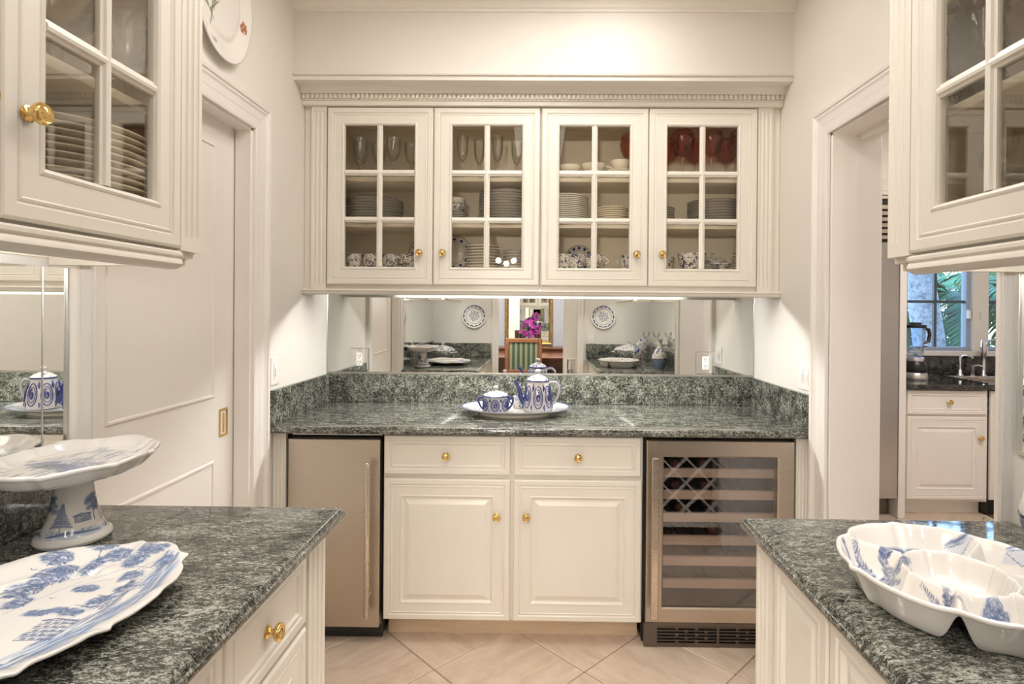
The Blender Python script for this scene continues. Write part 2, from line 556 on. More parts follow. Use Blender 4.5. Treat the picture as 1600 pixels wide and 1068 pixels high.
def tube_lamp(label, loc, length, rotz=0.0, mat='tube'):
    t = thing('lamp_tube_fixture', label, 'light', loc, rotz)
    MB().box(-length / 2 - .02, length / 2 + .02, -.012, .012, .006, .014, .002).build('housing', M['white_plastic'], t)
    MB().lathe([(.0055, -length / 2), (.006, -length / 2 + .004), (.006, length / 2 - .004), (.0055, length / 2)], 10, axis='x').build('tube', M[mat], t, SM)
    for s in (-1, 1):
        MB().box(s * (length / 2 + .008) - .008, s * (length / 2 + .008) + .008, -.009, .009, -.009, .007, .002).build('socket', M['white_plastic'], t)
    return t

# paint canvas for hand-painted china ---------------------------------
class Canvas:
    def __init__(s, w, h, res=0.0011):
        s.w, s.h, s.res = w, h, res
        s.nx, s.ny = int(w / res), int(h / res)
        s.wash = np.zeros((s.ny, s.nx), np.float32)
        s.dark = np.zeros((s.ny, s.nx), np.float32)
    def stroke(s, pts, width, a=1.0, layer='dark', soft=0.35):
        A = s.dark if layer == 'dark' else s.wash
        if not isinstance(width, (list, tuple)): width = [width] * len(pts)
        for (p, q, w0, w1) in zip(pts[:-1], pts[1:], width[:-1], width[1:]):
            w = max(w0, w1) * (1 + soft)
            i0 = int((min(p[0], q[0]) - w + s.w / 2) / s.res); i1 = int((max(p[0], q[0]) + w + s.w / 2) / s.res) + 2
            j0 = int((min(p[1], q[1]) - w + s.h / 2) / s.res); j1 = int((max(p[1], q[1]) + w + s.h / 2) / s.res) + 2
            i0, i1, j0, j1 = max(0, i0), min(s.nx, i1), max(0, j0), min(s.ny, j1)
            if i0 >= i1 or j0 >= j1: continue
            X = (np.arange(i0, i1) + .5) * s.res - s.w / 2; Y = (np.arange(j0, j1) + .5) * s.res - s.h / 2
            X, Y = np.meshgrid(X, Y)
            dx, dy = q[0] - p[0], q[1] - p[1]; L2 = dx * dx + dy * dy + 1e-12
            t = np.clip(((X - p[0]) * dx + (Y - p[1]) * dy) / L2, 0, 1)
            d = np.hypot(X - p[0] - t * dx, Y - p[1] - t * dy)
            ww = w0 + (w1 - w0) * t
            al = np.clip((ww * (1 + soft) - d) / (ww * soft * 2 + 1e-6), 0, 1) * a
            A[j0:j1, i0:i1] = np.maximum(A[j0:j1, i0:i1], al)
    def sample(s, x, y):
        i = np.clip(((x + s.w / 2) / s.res).astype(int), 0, s.nx - 1)
        j = np.clip(((y + s.h / 2) / s.res).astype(int), 0, s.ny - 1)
        return s.wash[j, i], s.dark[j, i]

WHITE = np.array((0.70, 0.67, 0.63)); WASH = np.array((0.24, 0.34, 0.53)); DARK = np.array((0.045, 0.085, 0.205))
def colours(wash, dark):
    c = WHITE * (1 - wash[:, None]) + WASH * wash[:, None]
    return c * (1 - dark[:, None]) + DARK * dark[:, None]

def tree(c, rng, x, y, s, lean=0.0):
    c.stroke([(x, y), (x + lean * s * .5, y + s * .5), (x + lean * s, y + s * .9)], [.0016, .0012, .0008], .9)
    for _ in range(int(34)):
        t = rng.random(); cx = x + lean * s * (0.4 + .6 * t) + rng.normal() * s * .26 * (1.15 - t * .6); cy = y + s * (0.42 + .62 * t)
        l = s * (.09 + .1 * rng.random()); an = rng.normal() * .35
        c.stroke([(cx - l, cy - l * .25 + an * l * .4), (cx, cy + l * .25), (cx + l, cy - l * .15 - an * l * .4)], .0022 + .001 * rng.random(), .55 + .4 * rng.random(), soft=.8)
        c.stroke([(cx - l, cy), (cx + l, cy + l * .2)], .006 * s / .08, .5, 'wash', 1.0)

def foliage(c, rng, x, y, w, h, n=60, dab=.0045, a=.75):
    """a crown of lens-shaped brush dabs over a pale wash"""
    for _ in range(n):
        t = rng.random() * 6.283; q = math.sqrt(rng.random())
        px, py = x + w * q * math.cos(t), y + h * q * math.sin(t)
        l = dab * (.6 + .7 * rng.random()); an = -.9 * (px - x) / w + rng.normal() * .35
        dx, dy = l * math.cos(an), l * math.sin(an)
        c.stroke([(px - dx, py - dy), (px, py + l * .25), (px + dx, py + dy)], [.0005, l * .34, .0005], a * (.55 + .45 * rng.random()), soft=.6)
    for _ in range(n // 3):
        t = rng.random() * 6.283; q = math.sqrt(rng.random()) * .85
        px, py = x + w * q * math.cos(t), y + h * q * math.sin(t)
        c.stroke([(px - dab, py), (px + dab, py + dab * .2)], dab * .8, .55, 'wash', 1.0)

def trunk(c, pts, w=.0009, a=.9):
    c.stroke(pts, [w * 1.6] + [w] * (len(pts) - 2) + [w * .6], a)

def sprig(c, rng, x, y, ang, ln, bend=0.0, leaf=.006, n=11):
    """a curved stem with paired pointed leaves"""
    px, py, an = x, y, ang; P = [(x, y)]
    for k in range(n):
        an += bend / n; px += ln / n * math.cos(an); py += ln / n * math.sin(an); P.append((px, py))
        l = leaf * (1.15 - .75 * k / n) * (.8 + .4 * rng.random())
        for sg in (-1, 1):
            b = an + sg * (.75 + .3 * rng.random())
            c.stroke([(px, py), (px + l * .5 * math.cos(b), py + l * .5 * math.sin(b)), (px + l * math.cos(b), py + l * math.sin(b))], [.0004, l * .22, .0003], .65 + .35 * rng.random(), soft=.5)
    c.stroke(P, .0005, .9)

def pine(c, rng, x, y, s):
    c.stroke([(x, y), (x + s * .05, y + s)], .0012, .9)
    for k in range(9):
        t = k / 8; w = s * (.36 * (1 - t) + .06)
        for sg in (-1, 1):
            yy = y + s * (.2 + .8 * t)
            c.stroke([(x, yy), (x + sg * w * .5, yy - s * .015), (x + sg * w, yy - s * .07)], [.0022, .0024, .0010], .85, soft=.6)

def house(c, x, y, w, h):
    c.stroke([(x - w * .1, y + h), (x + w * .4, y + h * 1.25), (x + w * 1.1, y + h)], .0014, .95)
    for k in range(5):
        c.stroke([(x, y + h * k / 4), (x + w, y + h * k / 4)], .0009, .85)
    for k in range(8):
        xx = x + w * k / 7
        c.stroke([(xx, y), (xx, y + h)], .0009, .85)
        for r_ in range(4):
            if (k + r_) % 2 and k < 7:
                c.stroke([(xx + w * .03, y + h * (r_ + .5) / 4), (xx + w * .11, y + h * (r_ + .5) / 4)], h * .05, .75)

def paint_mesh(me, xyz_to_uv, canvas):
    n = len(me.vertices); co = np.empty(n * 3, np.float32); me.vertices.foreach_get('co', co); co = co.reshape(-1, 3)
    u, v, mask = xyz_to_uv(co)
    wa, da = canvas.sample(u, v)
    col = np.ones((n, 4), np.float32)
    col[:, :3] = colours(wa * mask, da * mask)
    at = me.color_attributes.new('paint', 'FLOAT_COLOR', 'POINT')
    at.data.foreach_set('color', col.ravel())

def np_mesh(name, verts, faces, mat):
    """fast quad mesh from arrays"""
    me = bpy.data.meshes.new(name)
    nv, nf = len(verts), len(faces)
    me.vertices.add(nv); me.vertices.foreach_set('co', np.asarray(verts, np.float32).ravel())
    me.loops.add(nf * 4); me.loops.foreach_set('vertex_index', np.asarray(faces, np.int32).ravel())
    me.polygons.add(nf); me.polygons.foreach_set('loop_start', np.arange(0, nf * 4, 4, dtype=np.int32))
    me.polygons.foreach_set('use_smooth', np.ones(nf, bool))
    me.update(calc_edges=True); me.validate()
    me.materials.append(mat)
    return me

def polar_shell(name, outline, zt, thick, nr, na, mat, r_in=0.0):
    """closed shell over a polar grid: outline(theta)->radius, zt(rho,theta)->top height (rho 0..1)"""
    th = np.linspace(0, 2 * PI, na, endpoint=False); rho = np.linspace(r_in, 1, nr)
    RH, TH = np.meshgrid(rho, th, indexing='ij')
    RR = outline(TH) * np.maximum(RH, 1e-4)
    X, Y = RR * np.cos(TH), RR * np.sin(TH); Z = zt(RH, TH)
    top = np.stack([X, Y, Z], -1)
    k = (lambda r, t: thick(r, t) + 0 * r) if callable(thick) else (lambda r, t: thick + 0 * r)
    bot = top.copy(); bot[..., 2] -= k(RH, TH)
    bot[-1, :, 2] = top[-1, :, 2] - k(RH, TH)[-1] * .8
    V = np.concatenate([top.reshape(-1, 3), bot.reshape(-1, 3)])
    i, j = np.meshgrid(np.arange(nr - 1), np.arange(na), indexing='ij'); j2 = (j + 1) % na
    q = np.stack([i * na + j, (i + 1) * na + j, (i + 1) * na + j2, i * na + j2], -1).reshape(-1, 4)
    o = nr * na
    qb = q[:, ::-1] + o
    jj = np.arange(na); j3 = (jj + 1) % na; e = (nr - 1) * na
    qr = np.stack([e + jj, e + jj + o, e + j3 + o, e + j3], -1)
    return np_mesh(name, V, np.concatenate([q, qb, qr]), mat)

# ================================================================== THE SETTING
XL, XR, YB, CEIL = -1.111, 1.13, 2.949, 2.82
XA = XL
fl = struct(MB().box(-2.6, 5.0, -3.5, 4.8, -0.12, -0.006).build('floor', M['grout']))
tile_me = MB().box(-.2045, .2045, -.2045, .2045, -.012, 0.0, .003).mesh('tile', M['tile'])
D2 = 0.585 / 2
for i in range(-8, 20):
    for k in range(-10, 10):
        if (i + k) % 2 == 0: continue
        x, y = -0.393 + D2 * i, 2.18 + D2 * k
        inp = -1.35 < x < 1.45 and 0.95 < y < 3.0 and not (y < 1.1 and abs(x) > .75)
        ink = 1.2 < x < 4.4 and 1.0 < y < 4.5
        if inp or ink:
            obj('tile', tile_me, fl, (x, y, 0), (0, 0, R(45) + (PI / 2) * random.Random(i * 31 + k).randint(0, 3)))
b = MB()
b.box(-2.6, 2.6, -3.5, 0.1, -0.006, 0.0)
struct(b.build('floor_dining', M['oak_floor']))

b = MB().box(-2.6, 5.0, -3.5, 4.8, CEIL, CEIL + .1)
struct(b.build('ceiling', M['ceiling']))

OL0, OL1, OR0, OR1, HEAD = 1.38, 2.17, 1.38, 2.20, 2.10
b = MB()
b.box(XL - .15, XL, 0.0, OL0, 0, CEIL).box(XL - .15, XL, OL1, YB + .1, 0, CEIL).box(XL - .15, XL, OL0, OL1, HEAD, CEIL)
struct(b.build('wall_left', M['wall']))
b = MB()
b.box(XR, XR + .19, 0.0, OR0, 0, CEIL).box(XR, XR + .19, OR1, 4.65, 0, CEIL).box(XR, XR + .19, OR0, OR1, HEAD, CEIL)
struct(b.build('wall_right', M['wall']))
b = MB()
b.box(XL - .15, XR, YB, YB + .1, 0, CEIL)
b.box(XL, XR, 2.5206, YB, 2.43, CEIL)
struct(b.build('wall_back', M['wall']))
b = MB()
b.box(-2.6, -.41, 0.0, .12, 0, CEIL).box(.41, 2.6, 0.0, .12, 0, CEIL).box(-.41, .41, 0.0, .12, HEAD, CEIL)
struct(b.build('wall_front', M['wall']))
struct(MB().box(-2.6, 2.6, -3.42, -3.3, 0, CEIL).build('wall_dining', M['blue_wall']))
struct(MB().box(-2.6, -2.5, -3.3, 0, 0, CEIL).build('wall_dining_left', M['blue_wall']))
struct(MB().box(2.5, 2.6, -3.3, 0, 0, CEIL).build('wall_dining_right', M['blue_wall']))
b = MB()
WX0, WX1, WX2, WX3, WZ0, WZ1 = 2.95, 3.475, 3.60, 4.125, 1.105, 2.25
YK = 4.53
b.box(XR + .19, WX0, YK, YK + .12, 0, CEIL).box(WX1, WX2, YK, YK + .12, WZ0, WZ1).box(WX3, 5.0, YK, YK + .12, 0, CEIL)
b.box(WX0, WX3, YK, YK + .12, 0, WZ0).box(WX0, WX3, YK, YK + .12, WZ1, CEIL)
struct(b.build('wall_kitchen', M['trim']))
struct(MB().box(4.8, 5.0, .8, 4.65, 0, CEIL).build('wall_kitchen_right', M['wall']))
struct(MB().box(XR + .19, 4.8, .7, .8, 0, CEIL).build('wall_kitchen_near', M['wall']))

def casing(name, xp, sgn, y0, y1, zt, w=.095, mat='trim', near=1.0):
    prof = [(-.004, 0), (-.004, .012), (.004, .014), (.030, .015), (.034, .011), (.040, .013), (w - .034, .016), (w - .026, .021), (w - .018, .018),
            (w - .014, .024), (w - .003, .026), (w, .022), (w, 0)]
    L = []
    for o, t in prof:
        x = xp + sgn * t
        n = o * near if o > 0 else o
        L.append([(x, y0 - n, 0), (x, y0 - n, zt + o), (x, y1 + o, zt + o), (x, y1 + o, 0)])
    return struct(MB().loops(L, closed=False).build(name, M[mat]))
casing('trim_1', XL, 1, OL0, OL1, HEAD, .10, near=.27)
casing('trim_2', XR, -1, OR0, OR1, HEAD, .098, near=.36)
# jamb linings
b = MB()
b.box(XL - .062, XL, OL1 - .016, OL1 + .004, 0, HEAD, .002).box(XL - .062, XL, OL0 - .004, OL0 + .016, 0, HEAD, .002).box(XL - .062, XL, OL0, OL1, HEAD - .014, HEAD + .004, .002)
struct(b.build('trim_3', M['trim']))
b = MB()
b.box(XR + .002, XR + .192, OR1 - .016, OR1 + .004, 0, HEAD, .002).box(XR + .002, XR + .192, OR0 - .004, OR0 + .016, 0, HEAD, .002)
b.box(XR + .002, XR + .192, OR0, OR1, HEAD - .014, HEAD + .004, .002)
b.box(XR + .10, XR + .125, OR0 + .016, OR1 - .016, HEAD - .03, HEAD - .012, .002)
struct(b.build('trim_4', M['trim']))
casing('trim_5', XR + .19, 1, OR0, OR1, HEAD, .098)
# front doorway casing (facing the pantry), seen in the mirror
prof = [(-.004, 0), (-.004, .012), (.02, .015), (.03, .011), (.045, .018), (.056, .020), (.060, .016), (.060, 0)]
b = MB(); L = []
for o, t in prof:
    y = .12 + t
    L.append([(-.41 - o, y, 0), (-.41 - o, y, HEAD + o), (.41 + o, y, HEAD + o), (.41 + o, y, 0)])
b.loops(L, closed=False)
struct(b.build('trim_6', M['trim']))

# pocket door on the left, two moulded panels and a brass flush pull
dr = bpy.data.objects.new('door_1', None); COL.objects.link(dr); dr.location = (XL - .066, 0, 0); dr.rotation_euler = (0, 0, PI / 2)
struct(dr)
st = .0
b = MB()
y0, y1, p0, p1 = 1.36, 2.165, 1.513, 2.03
b.box(y0, p0, 0, .04, .005, HEAD - .012).box(p1, y1, 0, .04, .005, HEAD - .012)
for za, zb in ((.005, .17), (.845, 1.073), (1.995, HEAD - .012)):
    b.box(p0, p1, 0, .04, za, zb)
for za, zb in ((.17, .845), (1.073, 1.995)):
    b.rect(p0, p1, za, zb, [(0, 0), (.004, -.005), (.010, -.005), (.016, .005), (.024, .014), (.032, .014), (.075, .005), (.080, .002)], 0, cap=True)
b.build('door_leaf', M['door'], dr)
t = bpy.data.objects.new('flush_pull', None); COL.objects.link(t); t.parent = dr; t.location = (2.090, 0, .973); t['label'] = 'polished brass flush pull'
b = MB()
b.rect(-.028, .028, -.052, .052, [(0, .002), (0, -.003), (.008, -.003), (.010, .002), (.012, .008), (.013, .009)], 0)
b.build('pull_plate', M['brass'], t)
MB().box(-.004, .004, -.004, .002, -.036, .036, .001).build('finger_bar', M['brass'], t)
# pocket door half closed at the front doorway
d2 = bpy.data.objects.new('door_2', None); COL.objects.link(d2); struct(d2); d2.location = (0, .045, 0); d2.rotation_euler = (0, 0, PI)
b = MB(); b.box(-.41, -.265, 0, .035, .005, HEAD - .01, .002)
b.rect(-.40, -.30, .2, .9, [(0, .0), (.006, -.004), (.012, .004), (.02, .003)], 0)
b.build('door_leaf', M['door'], d2)

# soffit crown at the ceiling
crown_p = [(2.5206, 2.735), (2.515, 2.735), (2.513, 2.745), (2.505, 2.750), (2.498, 2.765), (2.478, 2.785), (2.455, 2.795), (2.447, 2.805), (2.437, 2.808), (2.435, 2.82), (2.5206, 2.82)]
struct(MB().extrude(crown_p, 'x', XL, XR).build('trim_7', M['ceiling'], smooth=.5))

# cabinet crown: flat band, dentil row, cove - one moulding across the whole wall
t7 = bpy.data.objects.new('trim_8', None); COL.objects.link(t7); struct(t7)
cp = [(2.66, 2.352), (2.622, 2.352), (2.618, 2.354), (2.618, 2.372), (2.610, 2.374), (2.610, 2.377), (2.612, 2.377), (2.612, 2.400), (2.600, 2.402), (2.598, 2.408), (2.594, 2.413),
      (2.588, 2.424), (2.576, 2.434), (2.558, 2.441), (2.535, 2.444), (2.530, 2.446), (2.526, 2.450), (2.512, 2.451), (2.510, 2.458), (2.52, 2.462), (2.66, 2.462)]
MB().extrude(cp, 'x', XL + .001, XR - .001).build('crown_moulding', M['cream'], t7, .5)
dm = MB().box(-.0062, .0062, 0, .012, .0, .020).mesh('dentil', M['cream'])
n = int((XR - XL) / .0213)
for i in range(n):
    obj('dentil', dm, t7, (XL + .012 + i * .0213, 2.6015, 2.379))

# baseboard pieces and kitchen window
def window(name, x0, x1, z0, z1, yw):
    w = bpy.data.objects.new(name, None); COL.objects.link(w); struct(w)
    fw = .028
    b = MB()
    for a, c in ((x0, x0 + fw), (x1 - fw, x1)):
        b.box(a, c, yw + .03, yw + .09, z0, z1, .003)
    for a, c in ((z0, z0 + fw), (z1 - fw, z1)):
        b.box(x0 + fw, x1 - fw, yw + .03, yw + .09, a, c, .003)
    b.build('window_frame', M['window_frame'], w)
    nz = 3; xs = [x0 + fw, (x0 + x1) / 2, x1 - fw]; zs = [z0 + fw + (z1 - z0 - 2 * fw) * k / nz for k in range(nz + 1)]
    for x in xs[1:-1]:
        MB().box(x - .011, x + .011, yw + .045, yw + .075, z0 + fw, z1 - fw, .003).build('muntin', M['muntin'], w)
    for z in zs[1:-1]:
        MB().box(x0 + fw, x1 - fw, yw + .046, yw + .074, z - .011, z + .011, .003).build('muntin', M['muntin'], w)
    for i in range(2):
        for k in range(nz):
            MB().box(xs[i], xs[i + 1], yw + .059, yw + .062, zs[k], zs[k + 1]).build('pane', M['window_pane'], w)
    return w
w1 = window('window_1', WX0, WX1, WZ0, WZ1, YK)
w2 = window('window_2', WX2, WX3, WZ0, WZ1, YK)
MB().box(WX1 - .03, WX1 - .015, YK - .006, YK + .03, 1.36, 1.43, .003).build('casement_latch', M['white_plastic'], w1)
MB().box(WX1 + .055, WX1 + .067, YK - .02, YK, 1.35, 1.42, .003).build('casement_latch', M['white_plastic'], w1)
b = MB().box(WX0 - .06, WX3 + .06, YK - .045, YK + .03, 1.062, 1.105, .006)
struct(b.build('trim_9', M['trim']))

# ================================================================== WALL CABINETS (back wall)
YD = 2.6285                 # door faces
YFR = YD + .0215            # face frame
def wall_cabinet(label, x0, x1, doors, pil_x, pil_w):
    t = thing('wall_cabinet', label, 'cabinet', ((x0 + x1) / 2, YB, 1.485))
    ox, oy, oz = (x0 + x1) / 2, YB, 1.485
    def loc(o):
        o.location = (-ox, -oy, -oz); return o
    z0, z1 = 1.487, 2.36
    fr = MB()
    holes = [(d[0] + .03, d[1] - .03) for d in doors]
    fr.box(x0, x1, YFR, YFR + .018, z0, 1.545).box(x0, x1, YFR, YFR + .018, 2.315, z1)
    xs = [x0] + [v for h in holes for v in h] + [x1]
    for a, c in zip(xs[::2], xs[1::2]):
        fr.box(a, c, YFR, YFR + .018, 1.545, 2.315)
    loc(fr.build('face_frame', M['cream'], t))
    bx = MB()
    bx.box(x0, x0 + .016, YFR + .018, YB - .012, z0 + .02, z1).box(x1 - .016, x1, YFR + .018, YB - .012, z0 + .02, z1)
    bx.box(x0, x1, YB - .012, YB - .001, z0 + .02, z1).box(x0 + .016, x1 - .016, YFR + .018, YB - .012, z0 + .022, z0 + .113).box(x0 + .016, x1 - .016, YFR + .018, YB - .012, z1 - .02, z1)
    loc(bx.build('carcass', M['cream_in'], t))
    for z in (1.812, 2.032):
        loc(MB().box(x0 + .017, x1 - .017, YFR + .03, YB - .013, z - .019, z, .002).build('shelf', M['cream_in'], t))
    for d in doors:
        g = glass_door(t, d[0], d[1], 1.516, 2.347, YD, d[2], d[3], 1.6, 2.264, knob_at=(d[4], 1.665))
        loc(g)
    loc(pilaster('pilaster', t, pil_x, YD + .006, 1.495, 2.352, pil_w, .016, 3, .022))
    lr = MB().extrude([(YD + .030, 1.494), (YD - .006, 1.494), (YD - .008, 1.488), (YD - .002, 1.484), (YD + .001, 1.474), (YD + .008, 1.468), (YD + .030, 1.468)], 'x', x0 - .001, x1 + .001)
    loc(lr.build('light_rail', M['cream'], t, .5))
    return t
wall_cabinet('left pair of cream glass-door wall cabinets on the back wall, crystal goblets inside', XL + .002, .0065,
             [(-.996, -.498, -.914, -.586, -.556), (-.494, .003, -.408, -.081, -.449)], -1.037, .072)
wall_cabinet('right pair of cream glass-door wall cabinets on the back wall, ruby glasses inside', .0085, XR - .002,
             [(.012, .510, .096, .424, .456), (.514, 1.017, .600, .927, .574)], 1.055, .068)
tube_lamp('lamp tube fixed under the back wall cabinets behind the light rail', (0.01, 2.70, 1.4925), 1.62)

# ================================================================== SIDE WALL CABINETS
def side_cabinet(label, side):
    s = -1 if side == 'left' else 1
    xf = -.7595 if s < 0 else .775
    wx = XA if s < 0 else XR
    t = thing('wall_cabinet', label, 'cabinet', (wx, .78, 1.48), PI / 2 if s < 0 else -PI / 2)
    # local: x along the wall (world +Y for the left unit, world -Y for the right), front faces local -y
    dep = abs(xf - wx); f = -dep
    def X(y): return (y - .78) if s < 0 else -(y - .78)
    def xr(a, c): return (min(X(a), X(c)), max(X(a), X(c)))
    za, zt = .035, .875
    e0, e1 = .285, 1.265
    lo, hi = xr(e0, e1)
    ff = f + .0215
    fr = MB()
    fr.box(lo, hi, ff, ff + .018, za - .005, .085).box(lo, hi, ff, ff + .018, .83, zt)
    doors = [(.785, 1.187), (.379, .781)]
    for a, c in ((1.150, 1.265), (.748, .818), (.285, .416)):
        q = xr(a, c); fr.box(q[0], q[1], ff, ff + .018, .085, .83)
    fr.build('face_frame', M['cream'], t)
    bx = MB()
    bx.box(lo, lo + .016, ff + .018, -.012, .014, zt).box(hi - .016, hi, ff + .018, -.012, .014, zt)
    bx.box(lo, hi, -.012, -.001, .03, zt).box(lo + .016, hi - .016, ff + .018, -.012, .036, .120).box(lo + .016, hi - .016, ff + .018, -.012, zt - .02, zt)
    bx.build('carcass', M['cream_in'], t)
    for z in (.338, .690):
        MB().box(lo + .017, hi - .017, ff + .03, -.013, z - .019, z, .002).build('shelf', M['cream_in'], t)
    for k, (a, c) in enumerate(doors):
        q = xr(a, c)
        inner = a + .077, c - .076
        p = xr(*inner)
        kx = X(a + .040) if k == 0 else X(c - .040)
        glass_door(t, q[0], q[1], .047, .867, f, p[0], p[1], .135, .795, knob_at=(kx, .206))
    w = .072
    pilaster('pilaster', t, X(1.227), f + .004, .043, zt, w, .018, 3, .03)
    pilaster('pilaster', t, X(.325), f + .004, .043, zt, w, .018, 3, .03)
    MB().extrude([(f + .030, .040), (f + .002, .040), (f - .004, .036), (f - .004, .030), (f + .001, .026), (f - .003, .020), (f - .004, .013), (f + .002, .006), (f + .010, .002), (f + .030, .002)], 'x',
                 *xr(.30, 1.185)).build('light_rail', M['cream'], t, .5)
    return t
side_cabinet('cream glass-door wall cabinet on the left side wall above the blue platter', 'left')
side_cabinet('cream glass-door wall cabinet on the right side wall beside the kitchen opening', 'right')
tube_lamp('lamp tube fixed under the left side wall cabinet', (-.826, .665, 1.5005), .92, PI / 2, 'tube_side')
tube_lamp('lamp tube fixed under the right side wall cabinet', (XR - .29, .665, 1.5005), .92, PI / 2, 'tube_side')

# ================================================================== BASE UNITS (back wall)
YBD = 2.336
YBF = YBD + .0205
CT0, CT1 = .884, .914
t = thing('base_cabinet', 'cream base cabinet with two drawers over two raised-panel doors', 'cabinet', (-.103, YB, 0))
def put(o): o.location = (.103, -YB, 0); return o
b = MB()
x0, x1 = -.643, .443
b.box(x0, x0 + .018, YBF + .018, YB - .003, .10, CT0 - .001).box(x1 - .018, x1, YBF + .018, YB - .003, .10, CT0 - .001).box(x0 + .018, x1 - .018, YBF + .018, YB - .003, .10, .118)
b.box(x0 + .018, x1 - .018, YB - .02, YB - .003, .118, CT0 - .001)
put(b.build('carcass', M['cream_in'], t))
b = MB()
b.box(x0, x1, YBF, YBF + .018, .10, .125).box(x0, x1, YBF, YBF + .018, .68, .725).box(x0, x1, YBF, YBF + .018, .855, CT0 - .001)
for a, c in ((x0, x0 + .03), (-.125, -.080), (x1 - .03, x1)):
    b.box(a, c, YBF, YBF + .018, .125, .68).box(a, c, YBF, YBF + .018, .725, .855)
put(b.build('face_frame', M['cream'], t))
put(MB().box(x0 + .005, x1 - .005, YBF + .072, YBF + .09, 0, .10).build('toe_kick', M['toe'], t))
put(panel_door(t, 'drawer', -.639, -.110, .711, .876, YBD, DRAWER_STEPS, (-.378, .791)))
put(panel_door(t, 'drawer', -.096, .434, .711, .876, YBD, DRAWER_STEPS, (.171, .791)))
put(panel_door(t, 'door', -.639, -.110, .104, .694, YBD, DOOR_STEPS, (-.166, .543)))
put(panel_door(t, 'door', -.096, .438, .104, .694, YBD, DOOR_STEPS, (-.042, .543)))

for xa, xb, lb in ((XL + .003, -1.052, 'fluted cream filler post left of the steel under-counter fridge'), (1.076, XR - .003, 'fluted cream filler post right of the wine cooler')):
    b = MB(); w = xb - xa
    b.extrude([(xa + w / 2 + u, YBD + .004 + v) for u, v in flute_poly(w, .02, 3)], 'z', 0.0, CT0 - .028)
    b.box(xa, xb, YBD + .004, YBD + .024, CT0 - .028, CT0 - .001)
    tag(b.build('fluted_post', M['cream']), lb, 'post')

# under-counter fridge
t = thing('undercounter_fridge', 'stainless steel under-counter fridge with one vertical bar handle', 'fridge', (-.847, YB, 0))
def put(o): o.location = (.847, -YB, 0); return o
put(MB().box(-1.044, -.650, YBD + .045, YB - .05, .02, .874, .003).build('body', M['dark'], t))
put(MB().box(-1.042, -.6555, YBD, YBD + .042, .068, .858, .004).build('door', M['steel'], t))
put(MB().box(-1.035, -.655, YBD + .03, YBD + .043, .866, .876, .002).build('top_trim', M['silver_strip'], t))
b = MB(); b.lathe([(.0095, .132), (.011, .135), (.011, .768), (.0095, .771)], 14, (-.695, YBD - .042, 0))
put(b.build('handle', M['steel_h'], t, SM))
for z in (.21, .69):
    put(MB().lathe([(.006, 0), (.006, .035)], 10, (-.695, YBD, z), '-y').build('handle_post', M['steel_h'], t, SM))
put(MB().box(-1.04, -.655, YBD + .05, YBD + .07, .002, .06, .002).build('kick_plate', M['dark'], t))

# wine cooler
t = thing('wine_cooler', 'steel framed wine cooler with glass door and pale wooden shelf fronts', 'wine cooler', (.76, YB, 0))
def put(o): o.location = (-.76, -YB, 0); return o
x0, x1 = .449, 1.072
b = MB(); yb0 = YBD + .045
b.box(x0, x0 + .03, yb0, YB - .05, .004, .874).box(x1 - .03, x1, yb0, YB - .05, .004, .874).box(x0 + .03, x1 - .03, yb0, YB - .05, .835, .874).box(x0 + .03, x1 - .03, yb0, YB - .05, .104, .15)
put(b.build('housing', M['dark'], t))
b = MB()
b.box(x0 + .031, x0 + .036, yb0, YB - .07, .151, .834).box(x1 - .036, x1 - .031, yb0, YB - .07, .151, .834).box(x0 + .031, x1 - .031, YB - .07, YB - .06, .151, .834)
b.box(x0 + .036, x1 - .036, yb0, YB - .07, .151, .156).box(x0 + .036, x1 - .036, yb0, YB - .07, .829, .834)
put(b.build('lining', M['fridge_in'], t))
fx0, fx1, fz0, fz1, gx0, gx1, gz0, gz1 = .457, 1.069, .106, .866, .528, 1.000, .170, .795
b = MB()
seq = [(fx0, fx1, fz0, fz1, .042), (fx0, fx1, fz0, fz1, .004), (fx0 + .004, fx1 - .004, fz0 + .004, fz1 - .004, 0), (gx0 - .006, gx1 + .006, gz0 - .006, gz1 + .006, 0), (gx0, gx1, gz0, gz1, .006), (gx0, gx1, gz0, gz1, .042)]
L = [[(a, YBD + d, c), (bb, YBD + d, c), (bb, YBD + d, e), (a, YBD + d, e)] for a, bb, c, e, d in seq]; L.append(L[0])
dd = put(b.loops(L).build('door', M['steel'], t))
MB().box(gx0, gx1, YBD + .010, YBD + .015, gz0, gz1).build('glass_pane', M['wine_pane'], dd)
MB().box(.468, .497, YBD - .058, YBD - .040, .146, .805, .003).build('handle', M['steel_h'], dd)
for z in (.20, .75):
    MB().box(.476, .489, YBD - .041, YBD + .001, z - .012, z + .012).build('handle_post', M['steel_h'], dd)
for z in (.714, .621, .525, .427, .339, .243):
    s = put(MB().box(x0 + .055, x1 - .055, yb0 + .012, yb0 + .030, z - .019, z + .019, .002).build('shelf_front', M['shelf_wood'], t))
    r = MB()
    for k in range(7):
        xx = x0 + .07 + k * (x1 - x0 - .14) / 6
        r.box(xx - .003, xx + .003, yb0 + .03, YB - .075, z - .012, z - .006)
    r.build('shelf_rack', M['dark'], s)
g = MB().box(x0 + .003, x1 - .003, YBD + .02, YBD + .03, .003, .102)
gr = put(g.build('vent_grille', M['dark'], t))
bar = MB()
